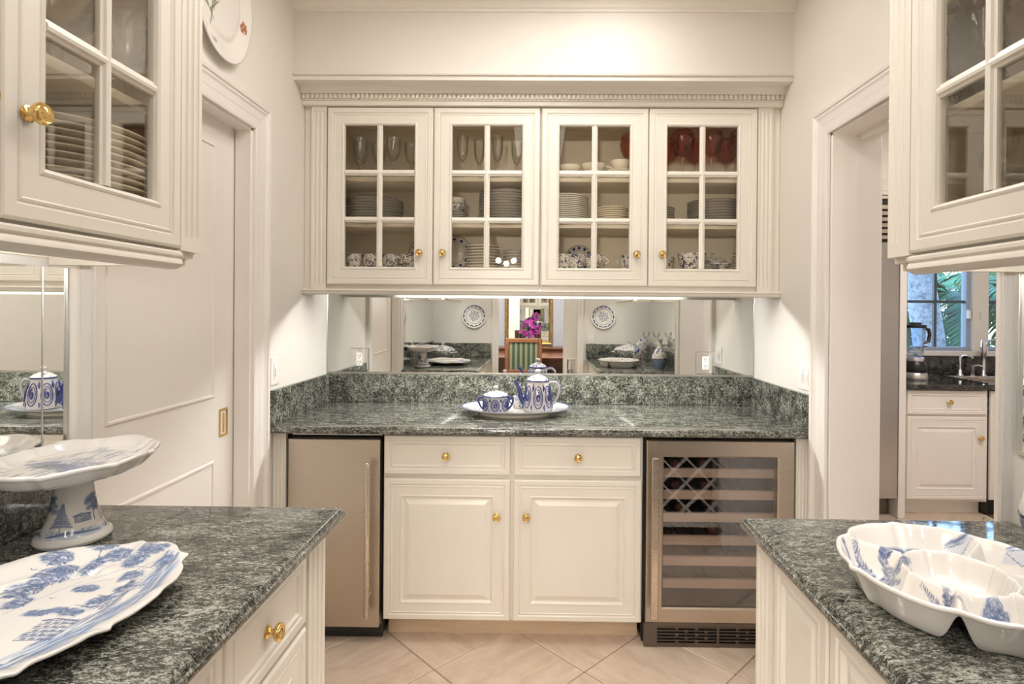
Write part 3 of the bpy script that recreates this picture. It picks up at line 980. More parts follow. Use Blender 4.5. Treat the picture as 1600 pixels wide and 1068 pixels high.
for gx in (.507, .760):
    gw = .248
    bar.box(gx - .0, gx + gw, YBD + .010, YBD + .021, .086, .102).box(gx, gx + gw, YBD + .010, YBD + .021, .003, .019)
    for k in range(5):
        z = .019 + .0134 * (k + 1) - .004
        if k < 4 or True:
            bar.box(gx + .002, gx + gw - .002, YBD + .011, YBD + .021, z - .0022, z + .0022)
    for k in range(5):
        for j in range(1, 3):
            xx = gx + gw * (j / 3 + (.16 if k % 2 else 0))
            if xx < gx + gw - .02: bar.box(xx - .006, xx + .006, YBD + .0115, YBD + .021, .019 + .0134 * k, .019 + .0134 * (k + 1))
bar.box(x0 + .003, .507, YBD + .008, YBD + .021, .003, .102).box(.755, .765, YBD + .008, YBD + .021, .003, .102).box(1.008, x1 - .003, YBD + .008, YBD + .021, .003, .102)
bar.build('slats', M['grille'], gr)
# bottles lying on the wine cooler shelves
bt = MB().lathe([(0, 0), (.030, .0), (.037, .006), (.0375, .19), (.030, .22), (.0155, .245), (.0145, .295), (.016, .297), (.016, .312), (0, .313)], 18, axis='y', cap=False).mesh('bottle_body', M['bottle'], SM)
cpm = MB().lathe([(.0152, .255), (.0150, .292), (.0168, .296), (.0168, .3135), (0, .314)], 14, axis='y', cap=False).mesh('foil_cap', M['foil'], SM)
for k, (x, z, ends, lb) in enumerate([(.60, .714, 1, 'top shelf, first from the left'), (.72, .714, 1, 'top shelf, second from the left'), (.60, .621, 1, 'second shelf, first from the left'), (.73, .621, 1, 'second shelf, second from the left'),
                                 (.62, .525, 1, 'third shelf, leftmost'), (.76, .427, 1, 'fourth shelf, near the middle')]):
    o = thing('wine_bottle', 'dark wine bottle lying in the wine cooler, ' + lb, 'bottle', (x, yb0 + .37, z + .0265), PI, 'bottles in the wine cooler')
    obj('bottle_body', bt, o); obj('foil_cap', cpm, o)

# ================================================================== WORKTOPS
EDGE = [(.007, CT0), (.003, CT0 + .0012), (.0008, CT0 + .004), (0, CT0 + .008), (.0, CT0 + .013), (.0012, CT0 + .016), (.0040, CT0 + .0175), (.0052, CT0 + .0182)]
EDGE += [(.0055 + .0120 * (1 - math.cos(PI / 2 * k / 10)), CT0 + .0182 + .0118 * math.sin(PI / 2 * k / 10)) for k in range(1, 11)]
def worktop(label, x0, x1, y0, y1, splashes):
    o = MB().slab(x0, x1, y0, y1, EDGE).build('countertop', M['granite'], None, .75)
    tag(o, label, 'countertop')
    for q in splashes:
        MB().box(*q, .002).build('backsplash', M['granite_y'], o)
    return o
zs = 1.060
worktop('long granite countertop under the back wall mirror carrying the teapot tray', XL + .001, XR - .001, 2.302, YB - .001,
        [(XL + .022, XR - .022, YB - .021, YB - .001, CT1, zs), (XL + .001, XL + .021, 2.306, YB - .001, CT1, zs), (XR - .021, XR - .001, 2.306, YB - .001, CT1, zs)])
worktop('granite countertop on the left side carrying the cake stand and blue platter', XA + .001, -.473, .121, 1.383,
        [(XA + .001, XA + .021, .142, 1.31, CT1, zs), (XA + .001, -.480, .121, .141, CT1, zs)])
worktop('granite countertop on the right side carrying the divided serving dish', .488, XR - .001, .121, 1.346,
        [(XR - .021, XR - .001, .142, 1.29, CT1, zs), (.495, XR - .001, .121, .141, CT1, zs)])

# side base cabinets
def base_side(label, side):
    s = -1 if side == 'left' else 1
    xf = -.503 if s < 0 else .508
    wx = XA if s < 0 else XR
    yend = 1.335 if s < 0 else 1.300
    t = thing('base_cabinet', label, 'cabinet', (wx, .7, 0), PI / 2 if s < 0 else -PI / 2)
    f = -abs(xf - wx)
    def X(y): return (y - .7) if s < 0 else -(y - .7)
    def xr(a, c): return (min(X(a), X(c)), max(X(a), X(c)))
    lo, hi = xr(.125, yend - .002)
    b = MB()
    b.box(lo, hi, f + .022, f + .04, .10, CT0 - .001)
    b.box(lo, hi, -.02, -.003, .10, CT0 - .001).box(lo, hi, f + .04, -.02, .10, .12)
    q = xr(.125, .145); b.box(q[0], q[1], f + .04, -.02, .12, CT0 - .001)
    if s < 0:
        q = xr(yend - .022, yend - .002); b.box(q[0], q[1], f + .04, -.02, .12, CT0 - .001)
    else:
        q = xr(yend - .30, yend - .29); b.box(q[0], q[1], f + .04, -.02, .12, CT0 - .001)
        q = xr(yend - .022, yend - .002)
        b.box(q[0], q[1], f + .04, f + .06, .12, CT0 - .001).box(q[0], q[1], -.03, -.02, .12, CT0 - .001).box(q[0], q[1], f + .06, -.03, .12, .18).box(q[0], q[1], f + .06, -.03, .85, CT0 - .001)
    b.build('carcass', M['cream'], t)
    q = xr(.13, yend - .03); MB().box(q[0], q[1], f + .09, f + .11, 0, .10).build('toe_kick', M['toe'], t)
    w = yend - .0 - (1.236 if s < 0 else 1.214)
    c = yend - w / 2
    pl = pilaster('pilaster', t, X(c), f, .0, CT0 - .001, w - .004, .024, 3, .03)
    if s < 0:
        for a, c2, ky in ((.905, 1.228, 1.060), (.575, .900, .738), (.25, .57, .41)):
            q = xr(a, c2); panel_door(t, 'drawer', q[0], q[1], .712, .872, f, DRAWER_STEPS, (X(ky), .786))
            panel_door(t, 'door', q[0], q[1], .104, .702, f, DOOR_STEPS, (X(a + .05), .55))
    else:
        for a, c2 in ((.983, 1.206), (.752, .977), (.52, .746), (.29, .514)):
            q = xr(a, c2); panel_door(t, 'door', q[0], q[1], .104, .876, f, DRAWER_STEPS[:-2] + [(.041, .009), (.045, .010), (.060, .004), (.063, .003)])
        # diamond lattice wine rack let into the far end
        rk = thing('x', 'x', 'x'); rk.name = 'wine_rack'
        for kk in ('label', 'category'): del rk[kk]
        rk.parent = t; rk.location = (X(yend - .012), 0, 0)
        pr = MB(); a0, a1, z0, z1 = f + .06, -.03, .18, .85
        step = .150
        k = -12
        def clip(p, d):
            ts = []
            for val, lo_, hi_, dd_ in ((p[0], a0, a1, d[0]), (p[1], z0, z1, d[1])):
                ts.append(tuple(sorted(((lo_ - val) / dd_, (hi_ - val) / dd_))))
            u = max(x[0] for x in ts); v = min(x[1] for x in ts)
            return (u, v) if v > u + .02 else None
        for k in range(-8, 14):
            for sg in (1, -1):
                p = (a0 + step * k, z0 if sg > 0 else z1); d = (.7071, .7071 * sg)
                r_ = clip(p, d)
                if r_:
                    P = Vector((0, p[0] + d[0] * r_[0], p[1] + d[1] * r_[0])); Q = Vector((0, p[0] + d[0] * r_[1], p[1] + d[1] * r_[1]))
                    n_ = Vector((0, -d[1], d[0])) * .0055
                    m2 = MB(); vs = []
                    for e_ in (-.012 - .002 * sg, .010 - .002 * sg):
                        vs += [P + n_ + Vector((e_, 0, 0)), P - n_ + Vector((e_, 0, 0)), Q - n_ + Vector((e_, 0, 0)), Q + n_ + Vector((e_, 0, 0))]
                    m2.add(vs, [(0, 1, 2, 3), (7, 6, 5, 4), (0, 4, 5, 1), (1, 5, 6, 2), (2, 6, 7, 3), (3, 7, 4, 0)])
                    m2.build('lattice_bar', M['cream'], rk)
        MB().box(-.002, .002, a0, a1, z0, z1).build('rack_back', M['dark'], rk, loc=((.13 if s > 0 else -.13), 0, 0))
    return t
base_side('cream base cabinet below the left granite counter with a drawer and brass knob', 'left')
base_side('cream base cabinet below the right granite counter with narrow panelled doors', 'right')

# ================================================================== MIRRORS
def mirror(label, quads, axis, frame=None):
    t = thing('wall_mirror', label, 'mirror')
    for q in quads:
        MB().box(*q).build('mirror_panel', M['mirror'], t)
    for q in (frame or []):
        MB().box(*q, .001).build('edge_strip', M['silver_strip'], t)
    return t
mirror('wide frameless mirror panel between the back counter and wall cabinets', [(XL + .004, XR - .004, YB - .006, YB - .001, 1.072, 1.50)], 'y',
       [(XL + .003, XR - .003, YB - .009, YB - .001, 1.0605, 1.0715), (XL + .001, XL + .005, YB - .009, YB - .001, 1.072, 1.5), (XR - .005, XR - .001, YB - .009, YB - .001, 1.072, 1.5)])
lm = mirror('mirror on the left side wall under the wall cabinet, with a vertical seam', [(.0, .005, -1.17, -.064, 1.085, 1.490), (.0, .005, -.060, 0, 1.085, 1.490)], 'x',
       [(.0, .007, -.0635, -.0605, 1.085, 1.490), (.0, .009, -1.17, .0, 1.074, 1.085), (.0, .009, 0, .009, 1.074, 1.490)])
lm.location = (XL + .001, 1.300, 0); lm.rotation_euler = (0, 0, R(1.6))
mirror('mirror on the right side wall under the wall cabinet', [(XR - .006, XR - .001, .125, 1.318, 1.085, 1.505)], 'x',
       [(XR - .009, XR - .001, .125, 1.326, 1.074, 1.085), (XR - .012, XR - .001, 1.318, 1.326, 1.085, 1.505)])

# switches and outlets
def switch(label, wall, y, z, gangs, rock=True):
    s = 1 if wall == 'left' else -1
    t = thing('light_switch', label, 'switch', (XL if s > 0 else XR, y, z), PI / 2 if s > 0 else -PI / 2)
    w = .070 + .046 * (gangs - 1)
    b = MB(); b.rect(-w / 2, w / 2, -.058, .058, [(0, -.0005), (0, -.004), (.003, -.0065), (.006, -.0065)], 0)
    b.build('switch_plate', M['white_plastic'], t)
    for g in range(gangs):
        c = (g - (gangs - 1) / 2) * .046
        MB().rect(c - .017, c + .017, -.034, .034, [(0, -.0066), (.0008, -.0066), (.001, -.0058), (.0015, -.0066), (.002, -.0085), (.004, -.0088)], 0).build('rocker', M['white_plastic'], t)
        MB().box(c - .009, c + .009, -.0125, -.0088, -.022, .012, .001).build('paddle', M['white_plastic'], t)
    return t
switch('white single light switch on the left wall above the back counter', 'left', 2.352, 1.136, 1)
switch('white double light switch on the right wall above the back counter', 'right', 2.375, 1.132, 2)
def outlet(label, x, z, w=.095):
    t = thing('power_outlet', label, 'outlet', (x, YB - .006, z))
    b = MB(); b.rect(-w / 2, w / 2, -.058, .058, [(0, -.0005), (0, -.004), (.002, -.0055), (.0035, -.006)], 0)
    b.build('mirror_plate', M['mirror'], t)
    o = MB().box(-.0165, .0165, -.0095, -.006, -.034, .034, .002).build('receptacle', M['white_plastic'], t)
    for zz in (-.017, .017):
        for a, zc, h in ((-.006, .004, .005), (.006, .004, .006), (0, -.007, .003)):
            MB().box(a - .0012, a + .0012, -.0102, -.0094, zz + zc - h, zz + zc + h).build('slot', M['dark'], o)
    for zz in (-.046, .046):
        MB().lathe([(0, .0055), (.003, .0065), (0, .0075)], 8, (0, 0, zz), '-y', cap=False).build('screw', M['chrome'], t)
    return t
outlet('white outlet in a mirrored plate at the left end of the back mirror', -.935, 1.137)
outlet('white outlet in a mirrored plate at the right end of the back mirror', .875, 1.133)

# ================================================================== CHINA AND GLASS IN THE CABINETS
def plate_mesh(r, banded=False, n=40, mat='porcelain'):
    b = MB()
    b.lathe([(r * .50, .003), (r * .56, 0), (r * .60, 0), (r * .64, .0045), (r * .90, .0135), (r * .985, .0155)], n, cap=False)
    b.cur = 1 if banded else 0
    b.lathe([(r * .985, .0155), (r, .0165), (r * .998, .0185), (r * .985, .0192)], n, cap=False)
    b.cur = 0
    b.lathe([(r * .985, .0192), (r * .90, .0175), (r * .66, .0085), (r * .58, .0062), (0.0, .0062)], n, cap=False)
    b.lathe([(0, .003), (r * .50, .003)], n, cap=False)
    return b.mesh('plate', [M[mat], M['band']], .8)

def stack(n, x, y, z, r, where, group, banded=False, pitch=.0128, name='plate', mat='porcelain', kind='plate', seed=0):
    me = plate_mesh(r, banded, mat=mat)
    rg = random.Random(seed)
    for k in range(n):
        j = n - 1 - k
        o = obj(name, me, None, (x + rg.uniform(-.0016, .0016), y + rg.uniform(-.0016, .0016), z + pitch * k), (0, 0, rg.uniform(0, 6)))
        pos = 'bottom' if k == 0 else ORD[j]
        tag(o, '%s %s %s' % (pos, kind, where), 'plate', group)

Z0, Z1, Z2 = 1.6005, 1.8125, 2.0325
stack(9, -.816, 2.79, Z1, .140, 'of the stack alone behind the first glass door', 'plates on the middle shelf, first door', True, .0132, kind='white plate', seed=1)
stack(5, -.425, 2.78, Z1, .072, 'of the short stack under two small bowls, second door', 'saucers under the small bowls, second door', True, .0115, 'saucer', kind='white saucer', seed=2)
stack(12, -.165, 2.785, Z1, .132, 'of the tall stack behind the second glass door', 'plates in the tall stack, second door', True, .0132, kind='dark-rimmed plate', seed=3)
stack(8, -.278, 2.80, Z0, .085, 'of the bottom-shelf stack beside the upright plate, second door', 'plates on the bottom shelf, second door', False, .0140, kind='white plate', seed=4)
stack(6, -.112, 2.745, Z0, .062, 'of the small dark-rimmed stack, bottom right of second door', 'small plates on the bottom shelf, second door', True, .0140, kind='small plate', seed=5)
stack(15, .118, 2.79, Z1, .128, 'of the tallest stack, left behind the third glass door', 'plates in the tallest stack, third door', False, .0090, kind='white plate', seed=6)
stack(8, .358, 2.77, Z1, .082, 'of the cream stack, right behind the third glass door', 'small plates, right of the third door', False, .0102, 'side_plate', 'porcelain_cream', 'cream side plate', seed=7)
stack(7, .592, 2.79, Z1, .080, 'of the stack cut by the left frame of fourth door', 'plates, left of the fourth door', True, .0125, 'side_plate', kind='dark-rimmed side plate', seed=8)
stack(9, .866, 2.79, Z1, .130, 'of the wide stack behind the fourth glass door', 'plates in the wide stack, fourth door', True, .0132, kind='dark-rimmed dinner plate', seed=9)
stack(6, 1.025, 2.775, Z0, .070, 'of the bottom right corner stack, fourth glass door', 'small plates, bottom right of the fourth door', False, .0145, 'saucer', kind='white saucer', seed=10)
stack(6, .405, 2.775, Z2, .068, 'of the top-shelf stack under a cream cup, third door', 'saucers on the top shelf, third door', False, .0068, 'saucer', 'porcelain_cream', 'cream saucer', seed=11)
# left side cabinet
stack(10, -.928, 1.075, 1.6005, .148, 'of the big cream stack in the left side cabinet', 'dinner plates in the left side cabinet', False, .0132, 'dinner_plate', 'porcelain_cream', 'cream dinner plate', seed=12)

def cup(label, loc, mat, r=.045, h=.05, rotz=0.0, group=None, name='teacup', cat='cup', handle=True):
    t = thing(name, label, cat, loc, rotz, group)
    b = MB()
    b.lathe([(0, .002), (r * .5, .002), (r * .52, 0), (r * .58, 0), (r * .6, .004), (r * .82, h * .28), (r * .95, h * .7), (r, h), (r * .97, h), (r * .9, h * .68), (r * .75, h * .26), (0, h * .12)], 28, cap=False)
    b.build('bowl', M[mat], t, .8)
    if handle:
        P = [(r * .93 + (r * .62) * math.sin(a) * (1 if a < PI else 1), 0, h * (.86 - .62 * (a / PI))) for a in [PI * k / 9 for k in range(10)]]
        MB().tube(P, .0036, 8).build('handle', M[mat], t, .9)
    return t
for k, (x, rz, lb) in enumerate([(-.901, 2.2, 'blue-figured teacup at the far left of the bottom shelf, first door'), (-.815, -.5, 'blue-figured teacup second from left on the bottom shelf, first door'),
                           (-.722, -.3, 'blue-figured teacup third from left on the bottom shelf, first door'), (-.628, 2.9, 'blue-figured teacup by the right frame of the first glass door')]):
    cup(lb, (x, 2.735, Z0), 'delft_fine', .042, .066, rz, 'blue-figured teacups behind the first door')
for (x, y, z, lb) in ((.140, 2.77, Z2, 'lower cream bowl at left of the top shelf, third door'), (.146, 2.772, Z2 + .032, 'upper cream bowl at left of the top shelf, third door')):
    cup(lb, (x, y, z), 'porcelain_cream', .062, .044, 0, 'cream bowls on the top shelf, third door', 'soup_bowl', 'bowl', False)
for (z, lb) in ((Z2, 'lower cream teacup of the stacked pair, third door'), (Z2 + .036, 'upper cream teacup of the stacked pair, third door')):
    cup(lb, (.266, 2.76, z), 'porcelain_cream', .060, .046, -.1, 'stacked cream teacups, third door')
cup('cream teacup standing on the saucer stack, third door top shelf', (.400, 2.775, Z2 + .052), 'porcelain_cream', .050, .052, 2.6)
for (z, lb) in ((Z1 + .066, 'lower small white bowl with blue sprig on the saucer stack, second door'), (Z1 + .094, 'upper small white bowl on the saucer stack, second door')):
    cup(lb, (-.425, 2.78, z), 'delft_fine' if z < Z1 + .08 else 'porcelain', .066, .040, 0, 'small bowls on the saucer stack', 'small_bowl', 'bowl', False)
def upright_plate(label, x, y, z, r, mat, cat='plate'):
    t = thing('upright_plate', label, cat, (x, y, z))
    b = MB()
    b.lathe([(0, .006), (r * .55, .006), (r * .62, .003), (r * .97, -.007), (r, -.006), (r * .99, -.009), (r * .66, -.002), (r * .58, 0), (0, 0)], 40, (0, 0, r), '-y', cap=False)
    o = b.build('dish', M['porcelain'], t, .8); o.rotation_euler = (R(-10), 0, 0)
    b = MB().lathe([(r * .965, .0085), (r * .99, .0095), (r, .0085), (r * .985, .0065)], 40, (0, 0, r), '-y', cap=False)
    e = b.build('rim_band', M['band'], o, .8)
    b = MB()
    for k in range(12):
        a = 2 * PI * k / 12
        b.lathe([(.0, -.0005), (.008, -.0005), (.008, -.0012), (0, -.0014)], 8, (r * .80 * math.cos(a), -.0062, r + r * .80 * math.sin(a)), '-y', cap=False)
    b.lathe([(r * .62, .0018), (r * .635, .0008)], 36, (0, -.0045, r), '-y', cap=False)
    b.build('sprig_print', M['navy'], o)
    return t
upright_plate('white plate with sprigged rim propped upright at the right edge of the first door', -.585, 2.905, Z0, .090, 'porcelain')
upright_plate('white plate with sprigged rim propped upright at the left of second door', -.436, 2.880, Z0, .092, 'porcelain')
upright_plate('round patterned plate propped upright behind the cups, third door', .211, 2.90, Z0, .070, 'delft_fine')
for (x, y, rz, lb) in ((.118, 2.73, 2.0, 'patterned teacup at far left of the bottom shelf, third door'), (.185, 2.715, .1, 'patterned teacup left of centre on the bottom shelf, third door'), (.268, 2.715, -.2, 'patterned teacup right of the middle glazing bar, third door')):
    cup(lb, (x, y, Z0), 'delft_fine', .044, .072, rz, 'patterned teacups behind the third door')
cup('small patterned jug at the right edge of the bottom shelf, third door', (.435, 2.80, Z0), 'delft_fine', .03, .075, PI, None, 'small_jug', 'jug')
cup('patterned bowl at the left of the bottom shelf, fourth door', (.632, 2.83, Z0), 'delft_fine', .05, .07, 2, None, 'patterned_bowl', 'bowl', False)
cup('deep patterned bowl left of the glazing bar, bottom shelf, fourth door', (.748, 2.745, Z0), 'delft_fine', .068, .082, 2, None, 'patterned_bowl', 'bowl', False)
def tureen(label, loc, s, mat, rotz=0, group=None, sx=1.25):
    t = thing('soup_tureen', label, 'tureen', loc, rotz, group)
    MB().lathe([(0, .0), (.055, .0), (.058, .008), (.045, .016), (.07, .034), (.098, .062), (.104, .085), (.108, .092), (.100, .092), (.09, .06), (0, .03)], 32, sx=sx * s, sy=s, cap=False).build('bowl', M[mat], t, .8).scale = (1, 1, s)
    MB().lathe([(.109, .092), (.106, .098), (.09, .112), (.055, .128), (.02, .136), (.008, .140), (0, .141)], 32, sx=sx * s, sy=s, cap=False).build('lid', M[mat], t, .8).scale = (1, 1, s)
    MB().lathe([(.006, .138), (.006, .146), (.014, .152), (.016, .160), (.010, .168), (.004, .171), (0, .1715)], 14, sx=s, sy=s, cap=False).build('finial', M['delft_bold'], t, .8).scale = (1, 1, s)
    for sg in (-1, 1):
        P = [(sg * s * (sx * .100 + .030 * math.sin(PI * k / 8)), s * .035 * math.cos(PI * k / 8), s * .074) for k in range(9)]
        MB().tube(P, .006 * s, 8).build('handle', M[mat], t, .9)
    return t
tureen('small covered patterned dish behind the right glazing bar, fourth door', (.880, 2.855, Z0), .56, 'delft_fine', .0)
stack(2, .876, 2.715, Z0, .05, 'under the covered dish front, fourth door bottom shelf', 'saucers before the covered dish', False, .012, 'saucer', 'delft_fine', 'patterned saucer', seed=13)

GOB = [(0, 0), (.033, .0), (.034, .003), (.012, .007), (.006, .014), (.011, .022), (.006, .030), (.013, .042), (.007, .052), (.012, .064), (.006, .074), (.008, .085), (.022, .100), (.031, .125), (.034, .150), (.033, .185), (.0318, .185), (.030, .150), (.020, .104), (0, .092)]
FLU = [(0, 0), (.030, .0), (.031, .003), (.010, .007), (.005, .018), (.010, .030), (.005, .040), (.010, .052), (.005, .062), (.010, .074), (.006, .084), (.016, .098), (.024, .125), (.026, .160), (.027, .200), (.0258, .200), (.022, .125), (0, .092)]
BAL = [(0, 0), (.036, .0), (.036, .002), (.010, .006), (.0042, .015), (.0036, .06), (.0042, .098), (.012, .104), (.032, .116), (.046, .140), (.049, .165), (.044, .190), (.037, .205), (.0358, .205), (.047, .165), (.030, .118), (0, .107)]
def wineglass(label, loc, prof, group, name, red=False, s=1.0):
    t = thing(name, label, 'glass', loc, 0, group)
    k = next(i for i, p in enumerate(prof) if p[0] > .0119 and p[1] > .083)
    P = [(r * s, z * s) for r, z in prof]
    MB().lathe(P[:k], 20, cap=False).build('stem', M['crystal'], t, .6)
    MB().lathe(P[k - 1:], 24, cap=False).build('bowl', M['red_glass' if red else 'crystal'], t, .9)
    return t
for i, (x, y, lb) in enumerate([(-.905, 2.83, 'cut crystal goblet at the back left, first door top shelf'), (-.874, 2.74, 'cut crystal goblet centred in the left pane, first door top shelf'), (-.806, 2.82, 'cut crystal goblet beside the left of glazing bar, first door top shelf'),
                             (-.712, 2.74, 'cut crystal goblet centred in the right pane, first door top shelf'), (-.640, 2.81, 'cut crystal goblet at the right edge, first door top shelf')]):
    wineglass(lb, (x, y, Z2), GOB, 'crystal goblets behind the first door', 'crystal_goblet', s=1.08)
for i, (x, y, lb) in enumerate([(-.374, 2.74, 'champagne flute leftmost on the top shelf, second door'), (-.298, 2.79, 'champagne flute left of the glazing bar, second door'), (-.203, 2.74, 'champagne flute right of the glazing bar, second door'), (-.112, 2.80, 'champagne flute rightmost on the top shelf, second door')]):
    wineglass(lb, (x, y, Z2), FLU, 'champagne flutes behind the second door', 'champagne_flute', s=1.06)
for i, (x, y, lb) in enumerate([(.458, 2.80, 'ruby balloon wine glass peeping in at the right edge of the third door'), (.655, 2.868, 'ruby balloon wine glass at the left frame, fourth door'), (.696, 2.735, 'ruby balloon wine glass standing low in the left pane, fourth door'),
                             (.790, 2.868, 'ruby balloon wine glass left of the glazing bar at the back, fourth door'), (.834, 2.735, 'ruby balloon wine glass right of the glazing bar, fourth door'), (.950, 2.868, 'ruby balloon wine glass at the back of the right pane, fourth door'),
                             (.975, 2.735, 'ruby balloon wine glass at the right frame, fourth door')]):
    wineglass(lb, (x, y, Z2), BAL, 'ruby wine glasses behind the fourth door', 'ruby_wine_glass', True, 1.18)
def compote(label, loc, r, h, mat='crystal', name='glass_compote', cat='glass bowl'):
    t = thing(name, label, cat, loc)
    MB().lathe([(0, 0), (r * .55, 0), (r * .56, .004), (r * .2, .012), (r * .11, h * .2), (r * .16, h * .3), (r * .12, h * .38)], 24, cap=False).build('stem', M[mat], t, .7)
    MB().lathe([(r * .12, h * .38), (r * .2, h * .42), (r * .7, h * .52), (r * .95, h * .7), (r, h * .85), (r * .97, h), (r * .95, h), (r * .97, h * .85), (r * .9, h * .7), (r * .65, h * .54), (0, h * .46)], 32, cap=False).build('bowl', M[mat], t, .9)
    return t
compote('large clear glass compote on the upper shelf of the left side cabinet, left pane', (-.925, 1.065, 1.8185), .078, .235)
compote('smaller clear glass compote on the upper shelf of the left side cabinet, right pane', (-.885, 1.200, 1.8185), .048, .20)
compote('crystal trifle bowl on the lower shelf of the right side cabinet', (.925, 1.075, 1.6005), .075, .125)
wineglass('clear stemmed glass on the upper shelf of the right side cabinet', (.855, 1.075, 1.8185), FLU, None, 'stemmed_glass', s=.8)
t = thing('plum_glass_vase', 'dark plum glass vase with grape bosses in the right side cabinet', 'vase', (.905, 1.175, 1.8185))
MB().lathe([(0, 0), (.040, 0), (.043, .006), (.034, .03), (.046, .09), (.052, .14), (.040, .20), (.030, .235), (.040, .27), (.038, .27), (.027, .235), (.04, .16), (0, .02)], 24, cap=False).build('body', M['plum_glass'], t, .9)
for k in range(16):
    a = 2.4 * k; z = .08 + .011 * k
    MB().lathe([(.0, -.012), (.008, -.009), (.012, 0), (.008, .009), (0, .012)], 10, (.047 * math.cos(a), .047 * math.sin(a), z), cap=False).build('grape_boss', M['plum_glass'], t, .9)
compote('dark plum glass bowl on the upper shelf of the right side cabinet', (1.000, 1.010, 1.8185), .095, .29, 'plum_glass', 'plum_glass_bowl')

# ================================================================== PAINTED CHINA ON THE COUNTERS
def ell(a, b):
    return lambda th: a * b / np.sqrt((b * np.cos(th)) ** 2 + (a * np.sin(th)) ** 2)
def sstep(a, b, x):
    t = np.clip((x - a) / (b - a), 0, 1); return t * t * (3 - 2 * t)
def bump_at(th, c, w):
    d = np.angle(np.exp(1j * (th - c))); return np.exp(-(d / w) ** 2)

# big oval platter -----------------------------------------------------
rng = np.random.default_rng(5)
A_, B_ = .275, .200
e_ = ell(A_, B_)
def out_platter(th):
    k = 1 + .010 * np.cos(8 * th)
    for c in (R(-15), R(14), R(165), R(194), R(75), R(105), R(-75), R(-105)): k = k + .030 * bump_at(th, c, .035) - .016 * bump_at(th, c + .10, .06) - .016 * bump_at(th, c - .10, .06)
    for c in (R(42), R(-45), R(138), R(-135)): k = k - .020 * bump_at(th, c, .07)
    return e_(th) * k
def z_platter(r, th):
    return .009 + .007 * sstep(.62, .70, r) + .015 * sstep(.70, 1.0, r) ** 1.2 + .0022 * np.cos(8 * th) * sstep(.85, 1, r)
me = polar_shell('platter', out_platter, z_platter, lambda r, th: np.where(r < .6, .009, .0045), 170, 760, M['painted'])
PA = math.atan2(.92, .38)
c = Canvas(.60, .60, .0009)
# water and ground along the near rim (canvas is laid out as the painter saw the scene, top = far side)
rimp = [(.10, -.16), (.135, -.09), (.158, -.04), (.180, .018), (.190, .09), (.178, .15), (.160, .215)]
def along(t):
    t *= len(rimp) - 1; i = min(int(t), len(rimp) - 2); f = t - i
    return rimp[i][0] * (1 - f) + rimp[i + 1][0] * f, rimp[i][1] * (1 - f) + rimp[i + 1][1] * f
for k in range(110):
    t0 = rng.random() * .85; d = .08 + .16 * rng.random(); off = abs(rng.normal()) * .022
    P = [along(min(1, t0 + d * q / 5)) for q in range(6)]; P = [(x - off, y + off * .3) for x, y in P]
    c.stroke(P, [.0005, .003, .0045, .005, .003, .0005], .5 + .4 * rng.random(), 'wash', .8)
    if k % 3 == 0: c.stroke(P, [.0004, .0016, .0024, .0022, .0014, .0003], .35 + .4 * rng.random(), 'dark', .8)
for (x0, y0, x1, y1) in ((.10, .04, .125, .175), (.118, -.01, .14, .15), (.095, -.05, .13, .04), (.13, .05, .15, .19), (.14, -.02, .165, .1)):
    for q in range(7):
        f0 = rng.random() * .7; f1 = f0 + .3
        o = rng.normal() * .004
        c.stroke([(x0 + (x1 - x0) * f0 + o, y0 + (y1 - y0) * f0), (x0 + (x1 - x0) * (f0 + f1) / 2 + o * 2, y0 + (y1 - y0) * (f0 + f1) / 2), (x0 + (x1 - x0) * f1 + o, y0 + (y1 - y0) * f1)], [.0004, .0013, .0004], .75)
        if q % 2: c.stroke([(x0 + (x1 - x0) * f0 + o, y0 + (y1 - y0) * f0), (x0 + (x1 - x0) * f1 + o, y0 + (y1 - y0) * f1)], .004, .5, 'wash', 1.0)
def bighouse(x, y, w, h):
    for k in range(6):
        c.stroke([(x, y + h * k / 5), (x + w, y + h * k / 5 + .004)], .0009, .85)
    for k in range(9):
        xx = x + w * k / 8
        c.stroke([(xx, y), (xx, y + h)], .0006, .8)
        for r_ in range(5):
            if (k * 3 + r_) % 2 and k < 8: c.stroke([(xx + w * .02, y + h * (r_ + .5) / 5), (xx + w * .10, y + h * (r_ + .5) / 5)], h * .055, .7)
    c.stroke([(x - w * .08, y + h), (x + w * .3, y + h * 1.12), (x + w * 1.05, y + h)], .0016, .9)
    for k in range(12): c.stroke([(x + w * k / 12, y + h * .2), (x + w * (k + .8) / 12, y + h * .35)], .003, .35, 'wash', 1)
bighouse(.066, -.026, .050, .052)
bighouse(.058, .235, .022, .030)
bighouse(-.15, -.10, .06, .05)
for x, y, w, h, n in ((-.115, .225, .018, .012, 45), (-.066, .200, .020, .013, 55), (-.038, .155, .022, .020, 90), (-.030, .175, .016, .010, 40), (-.048, .112, .022, .018, 90), (-.022, .075, .012, .014, 45),
                      (-.018, .245, .022, .010, 55), (.008, .190, .008, .020, 45), (.030, .224, .016, .014, 60), (.050, .124, .014, .009, 45), (.072, .215, .013, .022, 70), (.095, .238, .016, .010, 40),
                      (.035, .046, .013, .006, 32), (.060, .054, .014, .006, 32), (.088, .050, .012, .008, 36), (.100, .085, .010, .010, 32), (.115, .125, .010, .010, 36), (.10, .160, .014, .010, 45), (.135, .195, .012, .012, 36),
                      (-.16, .03, .026, .024, 90), (-.12, -.03, .022, .018, 70), (-.19, -.08, .022, .02, 70), (-.06, -.14, .025, .018, 70), (-.1, .09, .012, .008, 30)):
    foliage(c, rng, x, y, w * 1.3, h * 1.35, int(n * 1.7), .0052, .9)
